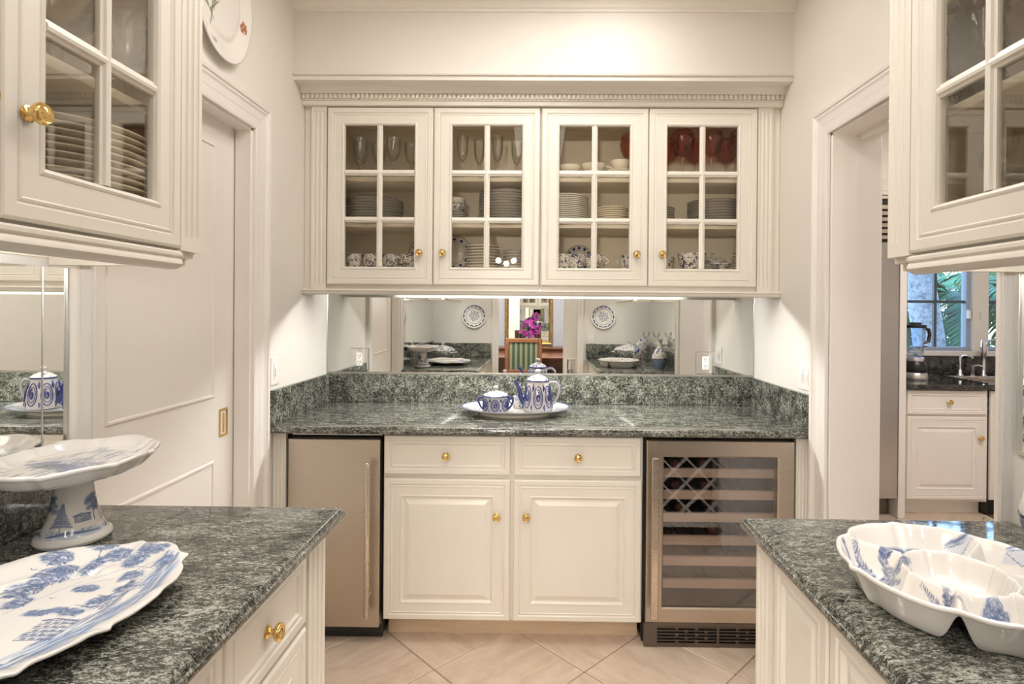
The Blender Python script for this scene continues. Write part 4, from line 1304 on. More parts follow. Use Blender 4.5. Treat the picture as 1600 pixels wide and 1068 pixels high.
for P in ([(-.03, .125), (-.038, .145), (-.036, .17)], [(.008, .165), (.012, .19), (.0, .215), (-.012, .235)], [(.012, .195), (.026, .21)], [(.07, .19), (.073, .225)], [(.04, .115), (.052, .13)], [(-.05, .09), (-.046, .12)], [(-.16, 0), (-.158, .04)], [(-.066, .18), (-.064, .205)]):
    trunk(c, P)
for P, w in (([(-.014, .041), (.004, .1), (.023, .149)], .0007), ([(-.04, .02), (-.02, .085)], .0006), ([(.0, .15), (.05, .20), (.11, .235)], .0007), ([(.03, .16), (.09, .19), (.15, .17)], .0008), ([(.02, .13), (.07, .16)], .0006)):
    c.stroke(P, w, .55)
for x, y in ((.109, .098), (.10, .066), (.122, .12)):
    c.stroke([(x - .026, y + .006), (x, y), (x + .028, y + .004)], [.0005, .0019, .0005], .9)
    c.stroke([(x - .012, y - .004), (x + .004, y + .016)], .0007, .8)
for x, y in ((-.115, .13), (-.125, .10), (-.07, .06), (.02, .09), (-.02, .0), (.03, -.06), (-.08, .165)):
    c.stroke([(x - .005, y + .003), (x, y), (x + .005, y + .003)], .0008, .9)
for k in range(40):
    x = .09 + .08 * rng.random(); y = .0 + .2 * rng.random(); l = .004 + .008 * rng.random()
    c.stroke([(x - l * .4, y - l), (x + l * .3, y + l)], [.0010, .0004], .7)
ca, sa = math.cos(PA), math.sin(PA)
paint_mesh(me, lambda co: (co[:, 0] * ca - co[:, 1] * sa, co[:, 0] * sa + co[:, 1] * ca, (np.arange(len(co)) < len(co) // 2).astype(np.float32)), c)
o = obj('platter', me, None, (-.812, .818, CT1 + .0005), (0, 0, PA))
tag(o, 'large oval white platter painted with blue landscape, lying on left counter', 'platter')

# footed cake stand -----------------------------------------------------
rng = np.random.default_rng(9)
t = thing('cake_stand', 'white footed cake stand with ruffled oval top and blue painting', 'cake stand', (-.970, 1.165, CT1), 0)
ea = ell(.138, .172)
def out_cake(th):
    k = 1 + .010 * np.cos(8 * th)
    for i in range(8): k = k + .022 * bump_at(th, i * PI / 4 + .39, .05) - .014 * bump_at(th, i * PI / 4 + .39 + .12, .06) - .02 * bump_at(th, i * PI / 4 + .39 - .12, .06)
    return ea(th) * k
def z_cake(r, th):
    return .157 + .003 * sstep(.74, .80, r) + .019 * sstep(.80, 1, r) + .0022 * np.cos(8 * th) * sstep(.82, 1, r)
me = polar_shell('stand_top', out_cake, z_cake, lambda r, th: .009 + .018 * sstep(.99, .2, r) * (r < .995) + .004 * sstep(.995, .9, r), 90, 560, M['painted'])
c = Canvas(.42, .42)
for k in range(120):
    x = rng.normal() * .06; y = rng.normal() * .075; l = .006 + .016 * rng.random()
    if (x / .105) ** 2 + (y / .13) ** 2 > 1: continue
    c.stroke([(x - l * .3, y - l), (x, y), (x + l * .2, y + l)], [.0006, .002, .0006], .7, soft=.6)
    if k % 3 == 0: c.stroke([(x, y - l), (x, y + l)], .005, .4, 'wash', .9)
for k in range(7): tree(c, rng, -.07 + .023 * k, -.06 + .02 * rng.normal(), .05, .2)
house(c, -.01, -.02, .06, .03)
paint_mesh(me, lambda co: (co[:, 0], co[:, 1], (np.arange(len(co)) < len(co) // 2).astype(np.float32)), c)
obj('stand_top', me, t)
prof = [(.0, .0), (.058, 0), (.065, .003), (.0675, .009), (.0655, .015), (.060, .019), (.056, .024), (.050, .036), (.044, .055), (.0385, .080), (.0350, .105), (.0335, .118), (.0335, .126), (.0375, .130), (.0385, .135), (.0375, .139), (.035, .142), (.034, .150)]
fine = []
for (r0, z0_), (r1, z1_) in zip(prof[:-1], prof[1:]):
    n_ = max(1, int(math.hypot(r1 - r0, z1_ - z0_) / .0012))
    fine += [(r0 + (r1 - r0) * k / n_, z0_ + (z1_ - z0_) * k / n_) for k in range(n_)]
fine.append(prof[-1])
na = 340
th = np.linspace(0, 2 * PI, na, endpoint=False); P = np.array(fine)
V = np.stack([P[:, 0:1] * np.cos(th), P[:, 0:1] * np.sin(th), np.repeat(P[:, 1:2], na, 1)], -1).reshape(-1, 3)
i_, j_ = np.meshgrid(np.arange(len(P) - 1), np.arange(na), indexing='ij'); j2 = (j_ + 1) % na
me = np_mesh('pedestal', V, np.stack([i_ * na + j_, i_ * na + j2, (i_ + 1) * na + j2, (i_ + 1) * na + j_], -1).reshape(-1, 4), M['painted'])
c = Canvas(2 * PI * .05, .34)
vc = -.085   # canvas v = z-.085
for q in range(3):
    u0 = -.105 + .105 * q
    for k in range(14):
        u = u0 + rng.normal() * .02; c.stroke([(u - .018, .027 + vc + .003 * rng.normal()), (u + .018, .026 + vc + .003 * rng.normal())], .0032, .6, 'wash', .8)
    c.stroke([(u0 - .045, .024 + vc), (u0 - .01, .031 + vc), (u0 + .045, .025 + vc)], [.001, .003, .001], .9)
    pine(c, rng, u0 - .022, .034 + vc, .050)
    house(c, u0 + .004, .047 + vc, .030, .012)
    tree(c, rng, u0 + .042, .045 + vc, .05, .1)
    for k in range(9):
        u = u0 - .04 + .08 * rng.random(); c.stroke([(u, .028 + vc), (u + .001, .034 + vc)], .0008, .9)
def uv_st(co):
    a = np.arctan2(co[:, 1], co[:, 0]); return a * .05, co[:, 2] - .085, ((co[:, 2] > .019) & (co[:, 2] < .126)).astype(np.float32)
paint_mesh(me, uv_st, c)
obj('pedestal', me, t, rot=(0, 0, R(-52)))

# divided serving dish ---------------------------------------------------
rng = np.random.default_rng(21)
A2, B2, H2 = .179, .193, .064
e2 = ell(A2, B2)
DIV = [R(x) for x in (-115, -58, -2, 53, 140)]
MID = [(DIV[i] + (DIV[(i + 1) % 5] + (2 * PI if i == 4 else 0))) / 2 for i in range(5)]
def out_dish(th):
    k = np.ones_like(th)
    for d in DIV: k = k - .045 * bump_at(th, d, .11)
    for d in MID: k = k + .028 * bump_at(th, d, .05) - .010 * bump_at(th, d + .15, .08) - .010 * bump_at(th, d - .15, .08)
    return e2(th) * k
def z_dish(r, th):
    floor = .009
    RR = e2(th) * r
    wall = floor + (H2 - floor) * sstep(.79, .985, r)
    ring = floor + .046 * np.exp(-((r - .44) / .068) ** 2)
    rid = np.zeros_like(r)
    for d in DIV:
        dd = np.angle(np.exp(1j * (th - d))); rid = np.maximum(rid, np.exp(-((dd * RR) / .0140) ** 2) * (np.cos(dd) > 0))
    rid = floor + .049 * rid * sstep(.40, .48, r)
    return np.maximum.reduce([wall, ring, rid]) + .0018 * np.cos((r - .965) / .035 * PI / 2) * (r > .93)
me = polar_shell('divided_dish', out_dish, z_dish, .0062, 200, 760, M['painted'])
NR_, NA_ = 200, 760
co_ = np.empty(len(me.vertices) * 3, np.float32); me.vertices.foreach_get('co', co_); G = co_.reshape(-1, 3)[:NR_ * NA_].reshape(NR_, NA_, 3)
ARC = np.concatenate([np.zeros((1, NA_)), np.cumsum(np.linalg.norm(np.diff(G, axis=0), axis=2), 0)])     # distance over the glaze from the centre
HOR = np.hypot(G[..., 0], G[..., 1])
def onto(x, y):
    k = int((math.atan2(y, x) % (2 * PI)) / (2 * PI) * NA_) % NA_
    r = math.hypot(x, y); q = float(np.interp(r, HOR[:, k], ARC[:, k])) / max(r, 1e-6)
    return x * q, y * q
c = Canvas(.70, .70, .001)
def lake(x0, y0, w, h):
    x, y = onto(x0, y0)
    an = math.atan2(y, x) - PI / 2; ca_, sa_ = math.cos(an), math.sin(an)
    def L(u, v): return (x + u * ca_ - v * sa_, y + u * sa_ + v * ca_)
    for k in range(14):
        v = h * (k / 13 - .5)
        c.stroke([L(-w * .5, v - h * .2), L(0, v + h * .1), L(w * .5, v - h * .2)], h * .07, .42, 'wash', 1.0)
    c.stroke([L(-w * .55, h * .0), L(-w * .3, h * .40), L(0, h * .55), L(w * .3, h * .40), L(w * .55, -h * .1)], [.0008, .0042, .0050, .0042, .001], .85, soft=.6)
    c.stroke([L(-w * .52, -h * .1), L(-w * .1, h * .28), L(w * .4, h * .05)], [.0004, .0014, .0004], .9)
    c.stroke([L(-w * .5, -h * .2), L(0, -h * .5), L(w * .5, -h * .25)], [.0004, .0011, .0004], .8)
lake(-.020, .148, .150, .036); lake(.078, .150, .07, .032); lake(.148, .085, .08, .036); lake(.16, -.05, .06, .03)
for (x, y, an, ln, bd) in ((-.150, .062, -.65, .085, .5), (-.122, .048, .75, .060, .8), (-.104, .042, .15, .065, .9), (-.118, .036, -.9, .070, -.2), (-.098, .022, -.25, .060, 1.0), (-.084, .056, 1.0, .050, .6), (-.154, .090, -1.1, .05, .3), (-.088, .008, .5, .046, .4), (-.10, .045, -1.6, .06, .5), (-.075, .035, .3, .05, .5)):
    x, y = onto(x, y); sprig(c, rng, x, y, an, ln, bd, .0125, 15)
for (x, y, an, ln, bd) in ((-.062, -.098, 1.9, .075, -.2), (-.056, -.095, 1.2, .056, .3), (-.066, -.090, 2.3, .050, -.3), (-.03, -.130, 1.9, .055, .1), (.075, -.12, 1.5, .055, 0), (.10, -.06, 1.2, .06, .2)):
    x, y = onto(x, y); sprig(c, rng, x, y, an, ln, bd, .0125, 13)
x, y = onto(.006, -.100)
for ox, oy, w_, h_ in ((0, .018, .016, .014), (-.014, .004, .013, .010), (.014, .006, .014, .011), (.004, -.008, .017, .009), (.018, -.018, .012, .009)):
    foliage(c, rng, x + ox, y + oy, w_, h_, 55, .0046, .95)
trunk(c, [(x - .006, y - .034), (x - .002, y - .01), (x + .002, y + .01)])
x, y = onto(.075, -.10)
for ox, oy, w_, h_ in ((0, .018, .016, .014), (-.014, .004, .013, .010), (.014, .006, .014, .011)):
    foliage(c, rng, x + ox, y + oy, w_, h_, 50, .0046, .9)
trunk(c, [(x, y - .035), (x, y)])
for x, y in ((-.125, .078), (-.11, .004), (-.118, -.012), (-.10, -.06), (-.02, -.14), (.03, -.12), (.034, -.135), (-.14, -.03), (.125, .03), (-.14, -.05)):
    x, y = onto(x, y); c.stroke([(x - .0045, y + .002), (x, y), (x + .0045, y + .0015)], .0011, .9)
c.stroke([(-.012, .0), (-.004, .014), (.010, .016), (.022, .006), (.040, -.010)], [.0004, .0013, .0014, .0012, .0004], .9)
c.stroke([(-.014, .0), (.006, -.004), (.024, .0)], .0008, .85); c.stroke([(.0, .004), (.012, .008), (.022, .0)], .0007, .8)
for k in range(7): c.stroke([(-.004 + .004 * k, .0), (.0 + .004 * k, .010)], .002, .45, 'wash', .9)
RAT = (ARC / np.maximum(HOR, 1e-5)).ravel(); RAT = np.concatenate([RAT, RAT])
paint_mesh(me, lambda co: (co[:, 0] * RAT, co[:, 1] * RAT, (np.arange(len(co)) < len(co) // 2).astype(np.float32)), c)
o = obj('divided_dish', me, None, (.712, .956, CT1 - .0026), (0, 0, -.185))
tag(o, 'large round divided serving dish with blue painted sprigs, on right counter', 'serving dish')

# teapot tray on the back counter -----------------------------------------
rng = np.random.default_rng(3)
e3 = ell(.258, .185)
me = polar_shell('platter', lambda th: e3(th), lambda r, th: .016 + .020 * sstep(.60, 1.0, r) + .001 * sstep(.97, 1, r), lambda r, th: .006 + .0 * r, 60, 360, M['painted'])
c = Canvas(.56, .42)
for k in range(170):
    a = 2 * PI * k / 170; rr = .80 + .10 * (k % 3 - 1) + .02 * rng.normal(); q = float(e3(np.array(a))) * rr
    x, y = q * math.cos(a), q * math.sin(a); l = .007 + .006 * rng.random(); b_ = a + rng.normal() * .9
    c.stroke([(x - l, y), (x + l, y)], .006, .5, 'wash', 1.0)
    c.stroke([(x - l * math.cos(b_), y - l * math.sin(b_)), (x, y), (x + l * math.cos(b_ + .6), y + l * math.sin(b_ + .6))], [.001, .0028, .001], .9, soft=.5)
P = [(float(e3(np.array(2 * PI * k / 120))) * .985 * math.cos(2 * PI * k / 120), float(e3(np.array(2 * PI * k / 120))) * .985 * math.sin(2 * PI * k / 120)) for k in range(121)]
c.stroke(P, .0062, 1.0)
P = [(x * .67, y * .67) for x, y in P]; c.stroke(P, .0014, .9)
paint_mesh(me, lambda co: (co[:, 0], co[:, 1], (np.arange(len(co)) < len(co) // 2).astype(np.float32)), c)
t = thing('serving_platter', 'oval blue-rimmed platter under the teapot on the back counter', 'platter', (-.103, 2.648, CT1))
obj('dish', me, t)
b = MB(); b.lathe([(.140, .0), (.150, .0), (.152, .012), (.145, .0125)], 48, sx=1.12, sy=.8, cap=False); b.lathe([(.14, 0), (.145, .0125)], 48, sx=1.12, sy=.8, cap=False)
b.build('foot_ring', M['porcelain_cream'], t, .7)
ZT = CT1 + .0175

def medallions(parent, rfun, z0, z1, n, mat='navy'):
    """raised-glaze oval medallions and scrolls around a pot, as one printed pattern part"""
    b = MB(); zc = (z0 + z1) / 2; hz = (z1 - z0) * .40
    def onpot(a, z):
        r = rfun(z) + .0007; return (r * math.cos(a), r * math.sin(a), z)
    for k in range(n):
        a0 = 2 * PI * k / n + .25; w = PI / n * .74
        for sc_, rad in ((1.0, .0023), (.70, .0016)):
            P = [onpot(a0 + w * sc_ * math.cos(u), zc + hz * sc_ * math.sin(u)) for u in np.linspace(0, 2 * PI, 21)]
            b.tube(P, rad, 5, False)
        P = [onpot(a0 + w * (.08 + .44 * u / 9) * math.cos(u), zc + hz * (.08 + .5 * u / 9) * math.sin(u)) for u in np.linspace(0, 8, 18)]
        b.tube(P, [.0056 - .0002 * i for i in range(18)], 5)
        a1 = a0 + PI / n
        b.tube([onpot(a1, z1 - .002), onpot(a1 + .04, z1 - (z1 - z0) * .18), onpot(a1, z1 - (z1 - z0) * .3)], [.001, .0062, .001], 5)
        b.tube([onpot(a1, z0 + .002), onpot(a1 - .04, z0 + (z1 - z0) * .14), onpot(a1, z0 + (z1 - z0) * .24)], [.001, .004, .001], 5)
    o = b.build('medallion_pattern', M[mat], parent, .9); o['kind'] = 'stuff'
    return o
def interp(prof):
    pr = sorted((z, r) for r, z in prof)
    def f(z):
        return float(np.interp(z, [p[0] for p in pr], [p[1] for p in pr]))
    return f
M['grey_china'] = simple('grey_white_glaze', (0.52, 0.50, 0.49), .12, var=.06, scale=60, coat=.3)
# teapot
t = thing('teapot', 'tall blue-painted teapot with lid, spout left and looped handle right', 'teapot', (.002, 2.635, ZT), 0)
body = [(.052, 0), (.066, .002), (.0685, .010), (.0665, .035), (.0615, .075), (.0545, .115), (.0485, .136), (.0480, .140)]
MB().lathe([(0, .0)] + body + [(.044, .140), (.043, .132), (0, .13)], 40, cap=False).build('body', M['grey_china'], t, .8)
medallions(t, interp(body), .006, .132, 7)
MB().lathe([(.0455, .1375), (.0515, .1385), (.0525, .1425), (.049, .1455)], 36, cap=False).build('lid_band', M['navy'], t, .8)
MB().lathe([(.0495, .145), (.046, .150), (.030, .160), (.012, .167), (.008, .171), (0, .1715)], 36, cap=False).build('lid', M['delft'], t, .8)
MB().lathe([(.006, .169), (.007, .174), (.013, .180), (.014, .186), (.010, .192), (0, .1945)], 18, cap=False).build('lid_knob', M['grey_china'], t, .8)
MB().tube([(-.052, 0, .030), (-.068, 0, .038), (-.080, 0, .062), (-.088, 0, .098), (-.098, 0, .125), (-.108, 0, .142)], [.015, .014, .012, .0095, .008, .0075], 14).build('spout', M['navy'], t, .9)
P = [(.046, 0, .118), (.060, 0, .132), (.082, 0, .134), (.098, 0, .120), (.101, 0, .095), (.094, 0, .066), (.082, 0, .042), (.068, 0, .028), (.062, 0, .022)]
MB().tube(P, [.006, .0062, .0065, .0065, .006, .006, .0055, .0055, .006], 10).build('handle', M['grey_china'], t, .9)
MB().tube([(x + .0045 * (1 if i > 1 else 0), y, z + .0045 * (i <= 3)) for i, (x, y, z) in enumerate(P[1:-1])], .0034, 8).build('handle_stripe', M['navy'], t, .9)
# sugar bowl
t = thing('sugar_bowl', 'blue-painted lidded sugar bowl with two handles left of the teapot', 'sugar bowl', (-.192, 2.590, ZT), 0)
body = [(.044, 0), (.055, .002), (.0575, .012), (.0585, .034), (.0575, .058), (.0555, .070), (.0555, .073)]
MB().lathe([(0, .0)] + body + [(.051, .073), (.05, .066), (0, .06)], 36, cap=False).build('body', M['grey_china'], t, .8)
medallions(t, interp(body), .004, .068, 7)
MB().lathe([(.0525, .0715), (.0605, .0725), (.0610, .0765), (.057, .079)], 36, cap=False).build('lid_band', M['navy'], t, .8)
MB().lathe([(.0575, .0785), (.050, .084), (.030, .091), (.013, .096), (.009, .100), (0, .1005)], 32, cap=False).build('lid', M['delft'], t, .8)
MB().lathe([(.006, .098), (.008, .104), (.0125, .110), (.0125, .115), (.008, .120), (0, .1215)], 18, cap=False).build('lid_knob', M['grey_china'], t, .8)
for sg in (-1, 1):
    MB().tube([(sg * .052, 0, .060), (sg * .066, 0, .068), (sg * .079, 0, .062), (sg * .080, 0, .046), (sg * .070, 0, .026), (sg * .058, 0, .012)], [.005, .0055, .0055, .005, .0045, .005], 10).build('handle', M['navy'], t, .9)
# creamer
t = thing('cream_jug', 'small white cream jug tucked between sugar bowl and teapot', 'jug', (-.088, 2.70, ZT), 0)
MB().lathe([(0, 0), (.026, 0), (.030, .006), (.030, .028), (.024, .046), (.028, .056), (.0265, .056), (.022, .046), (0, .01)], 24, cap=False).build('body', M['delft'], t, .8)
MB().tube([(-.026, 0, .045), (-.042, 0, .047), (-.046, 0, .030), (-.030, 0, .012)], .0035, 8).build('handle', M['navy'], t, .9)

# things further along the side counters, seen in the back mirror -------------
tureen('white tureen with blue figures at the back of the left counter, beside the platter', (-.93, .40, CT1), 1.0, 'delft_fine', .5)
tureen('white tureen with dark blue finial at the back of the right counter', (.90, .34, CT1), 1.15, 'delft_fine', .1, None, 1.2)
t = thing('leaning_dish', 'oval patterned dish leaning on a wooden easel on the right counter', 'dish', (.965, .600, CT1))
o = MB().lathe([(0, .006), (.045, .006), (.065, -.004), (.068, -.006), (.066, -.008), (.045, 0), (0, 0)], 32, (0, 0, 0), 'y', cap=False, sx=.8, sy=1.75).build('dish', M['delft'], t, .8, (0, 0, .135), (R(-14), R(24), 0))
for sg in (-1, 1):
    MB().tube([(sg * .028, .03, .004), (sg * .022, .012, .02), (sg * .015, -.045, .16)], .004, 6).build('easel_leg', M['chair_wood'], t)
MB().tube([(0, -.10, .003), (0, -.045, .16)], .004, 6).build('easel_leg', M['chair_wood'], t)
t = thing('candle_holder', 'two-cup clear glass candle holder at the wall end of right counter', 'candle holder', (1.025, .80, CT1))
MB().lathe([(0, 0), (.045, 0), (.045, .006), (.012, .015), (.009, .10), (.014, .13), (.009, .16), (.010, .215), (0, .22)], 18, cap=False).build('stem', M['crystal'], t, .8)
for sg in (-1, 1):
    MB().tube([(0, 0, .19), (sg * .025, 0, .20), (sg * .045, 0, .225)], .006, 8).build('arm', M['crystal'], t, .8)
    MB().lathe([(0, 0), (.012, .0), (.016, .02), (.030, .045), (.034, .075), (.032, .075), (.027, .045), (0, .015)], 16, (sg * .045, 0, .225), cap=False).build('cup', M['crystal'], t, .8)
# vase at the right edge
t = thing('bottle_vase', 'blue and white bulbous vase at the far right edge of right counter', 'vase', (1.034, 1.115, CT1))
pv = [(.034, 0), (.040, .004), (.050, .03), (.062, .065), (.066, .095), (.058, .13), (.036, .165), (.022, .19), (.018, .215), (.024, .245), (.026, .25)]
MB().lathe([(0, 0)] + pv + [(.022, .25), (.015, .215), (0, .2)], 36, cap=False).build('body', M['delft_bold'], t, .8)
f_ = interp(pv)
MB().lathe([(f_(z) + .0008, z) for z in (.004, .02, .035, .05, .065, .08)], 36, cap=False).build('blue_ground', simple('pale_blue_glaze', (.24, .31, .47), .12, var=.25, scale=30), t, .8)
MB().lathe([(f_(z) + .0014, z) for z in (.08, .083, .086)], 36, cap=False).build('blue_line', M['navy'], t, .8)

# delft plates and switch on the front wall (mirror view), lobster platter on the left wall
def wall_plate(label, x, z, r):
    t = thing('wall_plate', label, 'plate', (x, .1205, z), PI)
    MB().lathe([(0, -.004), (r * .6, -.004), (r * .64, -.0), (r * .95, .018), (r, .020), (r * .985, .023), (r * .66, .010), (r * .6, .006), (0, .006)], 40, axis='-y', cap=False, rfun=lambda t_, z_: 1 + .014 * math.cos(12 * t_)).build('dish', M['porcelain'], t, .8)
    b = MB()
    for k in range(14):
        a = 2 * PI * k / 14
        for q in (-.12, .0, .12):
            rr = r * (.84 + .10 * abs(q) * 6 * .5)
            b.lathe([(0, 0), (r * .075, 0), (r * .075, .0015), (0, .002)], 7, (rr * math.cos(a + q), -.0165 - .012 * (rr / r - .84) * 2, rr * math.sin(a + q)), '-y', cap=False)
    for k in range(26):
        rr = r * .42 * math.sqrt((k + .5) / 26); a = 2.4 * k
        b.lathe([(0, 0), (r * .05, 0), (r * .05, .0012), (0, .0016)], 7, (rr * math.cos(a), -.0062, rr * math.sin(a)), '-y', cap=False)
    b.tube([(r * .66 * math.cos(u), -.0108, r * .66 * math.sin(u)) for u in np.linspace(0, 2 * PI, 30)], .0016, 5, False)
    o = b.build('blue_figure', M['navy'], t); o['kind'] = 'stuff'
wall_plate('blue and white plate hung on the front wall above the left counter', -.655, 1.338, .125)
wall_plate('blue and white plate hung on the front wall above the right counter', .668, 1.340, .125)
sw = switch('white light switch on the front wall above the right counter', 'left', 0, 0, 1)
sw.location = (.545, .12, 1.12); sw.rotation_euler = (0, 0, PI)

rng = np.random.default_rng(4)
e4 = ell(.175, .235)
me = polar_shell('dish', lambda th: e4(th) * (1 + .012 * np.cos(6 * th)), lambda r, th: .012 - .008 * sstep(.6, .72, r) + .020 * sstep(.66, 1, r), .005, 60, 300, M['painted'])
n_ = len(me.vertices); co = np.empty(n_ * 3, np.float32); me.vertices.foreach_get('co', co); co = co.reshape(-1, 3)
c = Canvas(.40, .52); c2 = Canvas(.40, .52)
for k in range(11):
    u = -.045 + .012 * rng.normal(); v = -.09 + .016 * k
    c.stroke([(u - .01, v - .05), (u - .01 + .03 * rng.normal(), v), (u + .02 * rng.normal(), v + .05)], [.001, .004, .001], .9, soft=.5)
for k in range(30):
    a = rng.random() * 6.28; rr = .02 * rng.random()
    c.stroke([(-.055 + rr * math.cos(a), -.185 + rr * math.sin(a) * .6), (-.05 + rr * math.cos(a + .8), -.185 + rr * math.sin(a + .8) * .6)], .0020, .9)
for k in range(24):
    a = rng.random() * 6.28; rr = .018 * rng.random()
    c2.stroke([(.135 + rr * math.cos(a) * .7, -.06 + rr * math.sin(a) * 1.3), (.135 + rr * math.cos(a + .8) * .7, -.055 + rr * math.sin(a + .8) * 1.3)], .0028, .95)
col = np.ones((n_, 4), np.float32); mk = (np.arange(n_) < n_ // 2)
g = c.sample(co[:, 0], co[:, 1])[1] * mk; r_ = c2.sample(co[:, 0], co[:, 1])[1] * mk
base = np.array((.80, .775, .735)); col[:, :3] = base
col[:, :3] = col[:, :3] * (1 - g[:, None]) + np.array((.08, .11, .03)) * g[:, None]
col[:, :3] = col[:, :3] * (1 - r_[:, None]) + np.array((.36, .10, .02)) * r_[:, None]
rr_ = np.hypot(co[:, 0] / .175, co[:, 1] / .235)
at = me.color_attributes.new('paint', 'FLOAT_COLOR', 'POINT'); at.data.foreach_set('color', col.ravel())
t = thing('wall_platter', 'white oval platter with green and orange painting hung above the left door', 'platter', (XL + .0015, 1.918, 2.483))
obj('dish', me, t, (.008, 0, 0), (R(90), 0, R(90)))

# ================================================================== KITCHEN BEYOND THE OPENING
KF = 3.90
t = thing('kitchen_refrigerator', 'tall built-in stainless refrigerator in the kitchen beyond the opening', 'refrigerator', (2.05, KF, 0))
def put(o): o.location = (-2.05, -KF, 0); return o
put(MB().box(1.62, 2.462, KF - .01, YK - .01, .12, 2.17).build('body', M['dark'], t))
put(MB().box(1.63, 2.458, KF - .05, KF - .012, .135, 1.885, .004).build('door', M['steel_cool'], t))
for k in range(6):
    put(MB().extrude([(KF - .045, 1.905 + .041 * k), (KF - .015, 1.915 + .041 * k), (KF - .015, 1.939 + .041 * k), (KF - .045, 1.930 + .041 * k)], 'x', 1.63, 2.458).build('louver', M['steel_h'], t))
put(MB().box(1.64, 2.45, KF + .04, KF + .06, .0, .12).build('toe_grille', M['grille'], t))
t = thing('kitchen_side_panel', 'narrow white end panel between refrigerator and kitchen counter', 'panel', (2.49, KF, 0))
MB().box(-.024, .024, -.045, YK - KF - .005, 0.0, 2.18, .003).build('panel_board', M['trim'], t)
t = thing('kitchen_wall_cabinet', 'cream cabinet above the kitchen refrigerator', 'cabinet', (2.05, KF, 2.19))
MB().box(-.42, .46, .0, YK - KF - .005, 0, .60).build('carcass', M['cream'], t)
panel_door(t, 'door', -.41, .015, .02, .58, -.021, DOOR_STEPS); panel_door(t, 'door', .022, .447, .02, .58, -.021, DOOR_STEPS)

t = thing('kitchen_base_cabinet', 'white kitchen base cabinet with one drawer and one door below the window', 'cabinet', (2.83, YK, 0))
def put(o): o.location = (-2.83, -YK, 0); return o
put(MB().box(2.518, 3.115, KF + .021, YK - .003, .10, .879).build('carcass', M['trim'], t))
put(MB().box(2.518, 3.115, KF + .09, KF + .11, 0, .10).build('toe_kick', M['trim'], t))
put(panel_door(t, 'drawer', 2.553, 3.098, .705, .872, KF, DRAWER_STEPS, (2.84, .790), 'trim'))
put(panel_door(t, 'door', 2.553, 3.098, .118, .690, KF, DOOR_STEPS, (3.050, .545), 'trim'))
t = thing('dishwasher', 'white panelled dishwasher with dark bar handle right of the kitchen cabinet', 'dishwasher', (3.42, YK, 0))
def put(o): o.location = (-3.42, -YK, 0); return o
put(MB().box(3.12, 3.72, KF + .021, YK - .003, .02, .735).build('body', M['dark'], t))
put(panel_door(t, 'door', 3.124, 3.716, .118, .872, KF, DOOR_STEPS, None, 'trim'))
put(MB().lathe([(.008, 3.16), (.012, 3.165), (.012, 3.68), (.008, 3.685)], 12, (0, KF - .045, .745), 'x').build('handle', M['grille'], t, .8))
for x in (3.20, 3.64):
    put(MB().box(x - .008, x + .008, KF - .04, KF + .003, .738, .752).build('handle_post', M['grille'], t))
t = thing('kitchen_base_cabinet', 'white kitchen base cabinet at the right end past the dishwasher', 'cabinet', (4.25, YK, 0))
def put(o): o.location = (-4.25, -YK, 0); return o
put(MB().box(3.725, 4.795, KF + .021, YK - .003, .10, .879).build('carcass', M['trim'], t))
put(panel_door(t, 'door', 3.73, 4.25, .118, .872, KF, DOOR_STEPS, None, 'trim')); put(panel_door(t, 'door', 4.255, 4.79, .118, .872, KF, DOOR_STEPS, None, 'trim'))
sx0, sx1, sy0, sy1 = 3.16, 3.72, 3.97, 4.38
b = MB()
b.box(2.516, sx0, KF - .03, YK - .003, .880, .914, .004).box(sx1, 4.797, KF - .03, YK - .003, .880, .914, .004).box(sx0, sx1, KF - .03, sy0, .880, .914, .004).box(sx0, sx1, sy1, YK - .003, .880, .914, .004)
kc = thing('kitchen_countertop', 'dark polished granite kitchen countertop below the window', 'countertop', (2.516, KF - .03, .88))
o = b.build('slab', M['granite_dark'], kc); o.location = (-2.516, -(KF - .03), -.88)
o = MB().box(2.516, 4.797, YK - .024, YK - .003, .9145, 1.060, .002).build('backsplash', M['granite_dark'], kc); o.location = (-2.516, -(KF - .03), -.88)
sk = thing('kitchen_sink', 'stainless drop-in kitchen sink under the window', 'sink', (3.44, 4.17, .914))
b = MB(); a, d = .29, .215
seq = [(-.012, .0005), (-.012, .006), (.012, .007), (.02, .002), (.03, -.16), (.04, -.17)]
L = [[(-a + i, -d + i, z), (a - i, -d + i, z), (a - i, d - i, z), (-a + i, d - i, z)] for i, z in seq]
b.loops(L, False, True); b.build('basin', M['steel_h'], sk)
fc = thing('faucet', 'curved chrome kitchen faucet behind the sink', 'faucet', (3.285, 4.405, .914))
MB().lathe([(.024, 0), (.024, .012), (.016, .02), (.014, .05), (.011, .055)], 14).build('base', M['chrome'], fc, .8)
P = [(0, 0, .05), (0, 0, .12), (.004, 0, .145), (.02, 0, .162), (.045, -.01, .166), (.07, -.02, .155), (.08, -.025, .142)]
MB().tube(P, .0085, 10).build('spout', M['chrome'], fc, .9)
sd = thing('soap_dispenser', 'short chrome soap dispenser right of the kitchen faucet', 'dispenser', (3.385, 4.41, .914))
MB().lathe([(.02, 0), (.02, .01), (.013, .016), (.013, .07), (.016, .075), (.016, .085), (0, .087)], 14).build('base', M['chrome'], sd, .8)
MB().tube([(0, 0, .08), (.04, -.01, .088), (.065, -.02, .078)], .006, 8).build('nozzle', M['chrome'], sd, .9)
sp = thing('side_sprayer', 'tall chrome sprayer at the right of the kitchen faucet', 'faucet', (3.47, 4.41, .914))
MB().lathe([(.022, 0), (.022, .012), (.014, .02), (.014, .16), (.018, .17), (.020, .26), (.014, .285), (0, .29)], 14).build('body', M['chrome'], sp, .8)
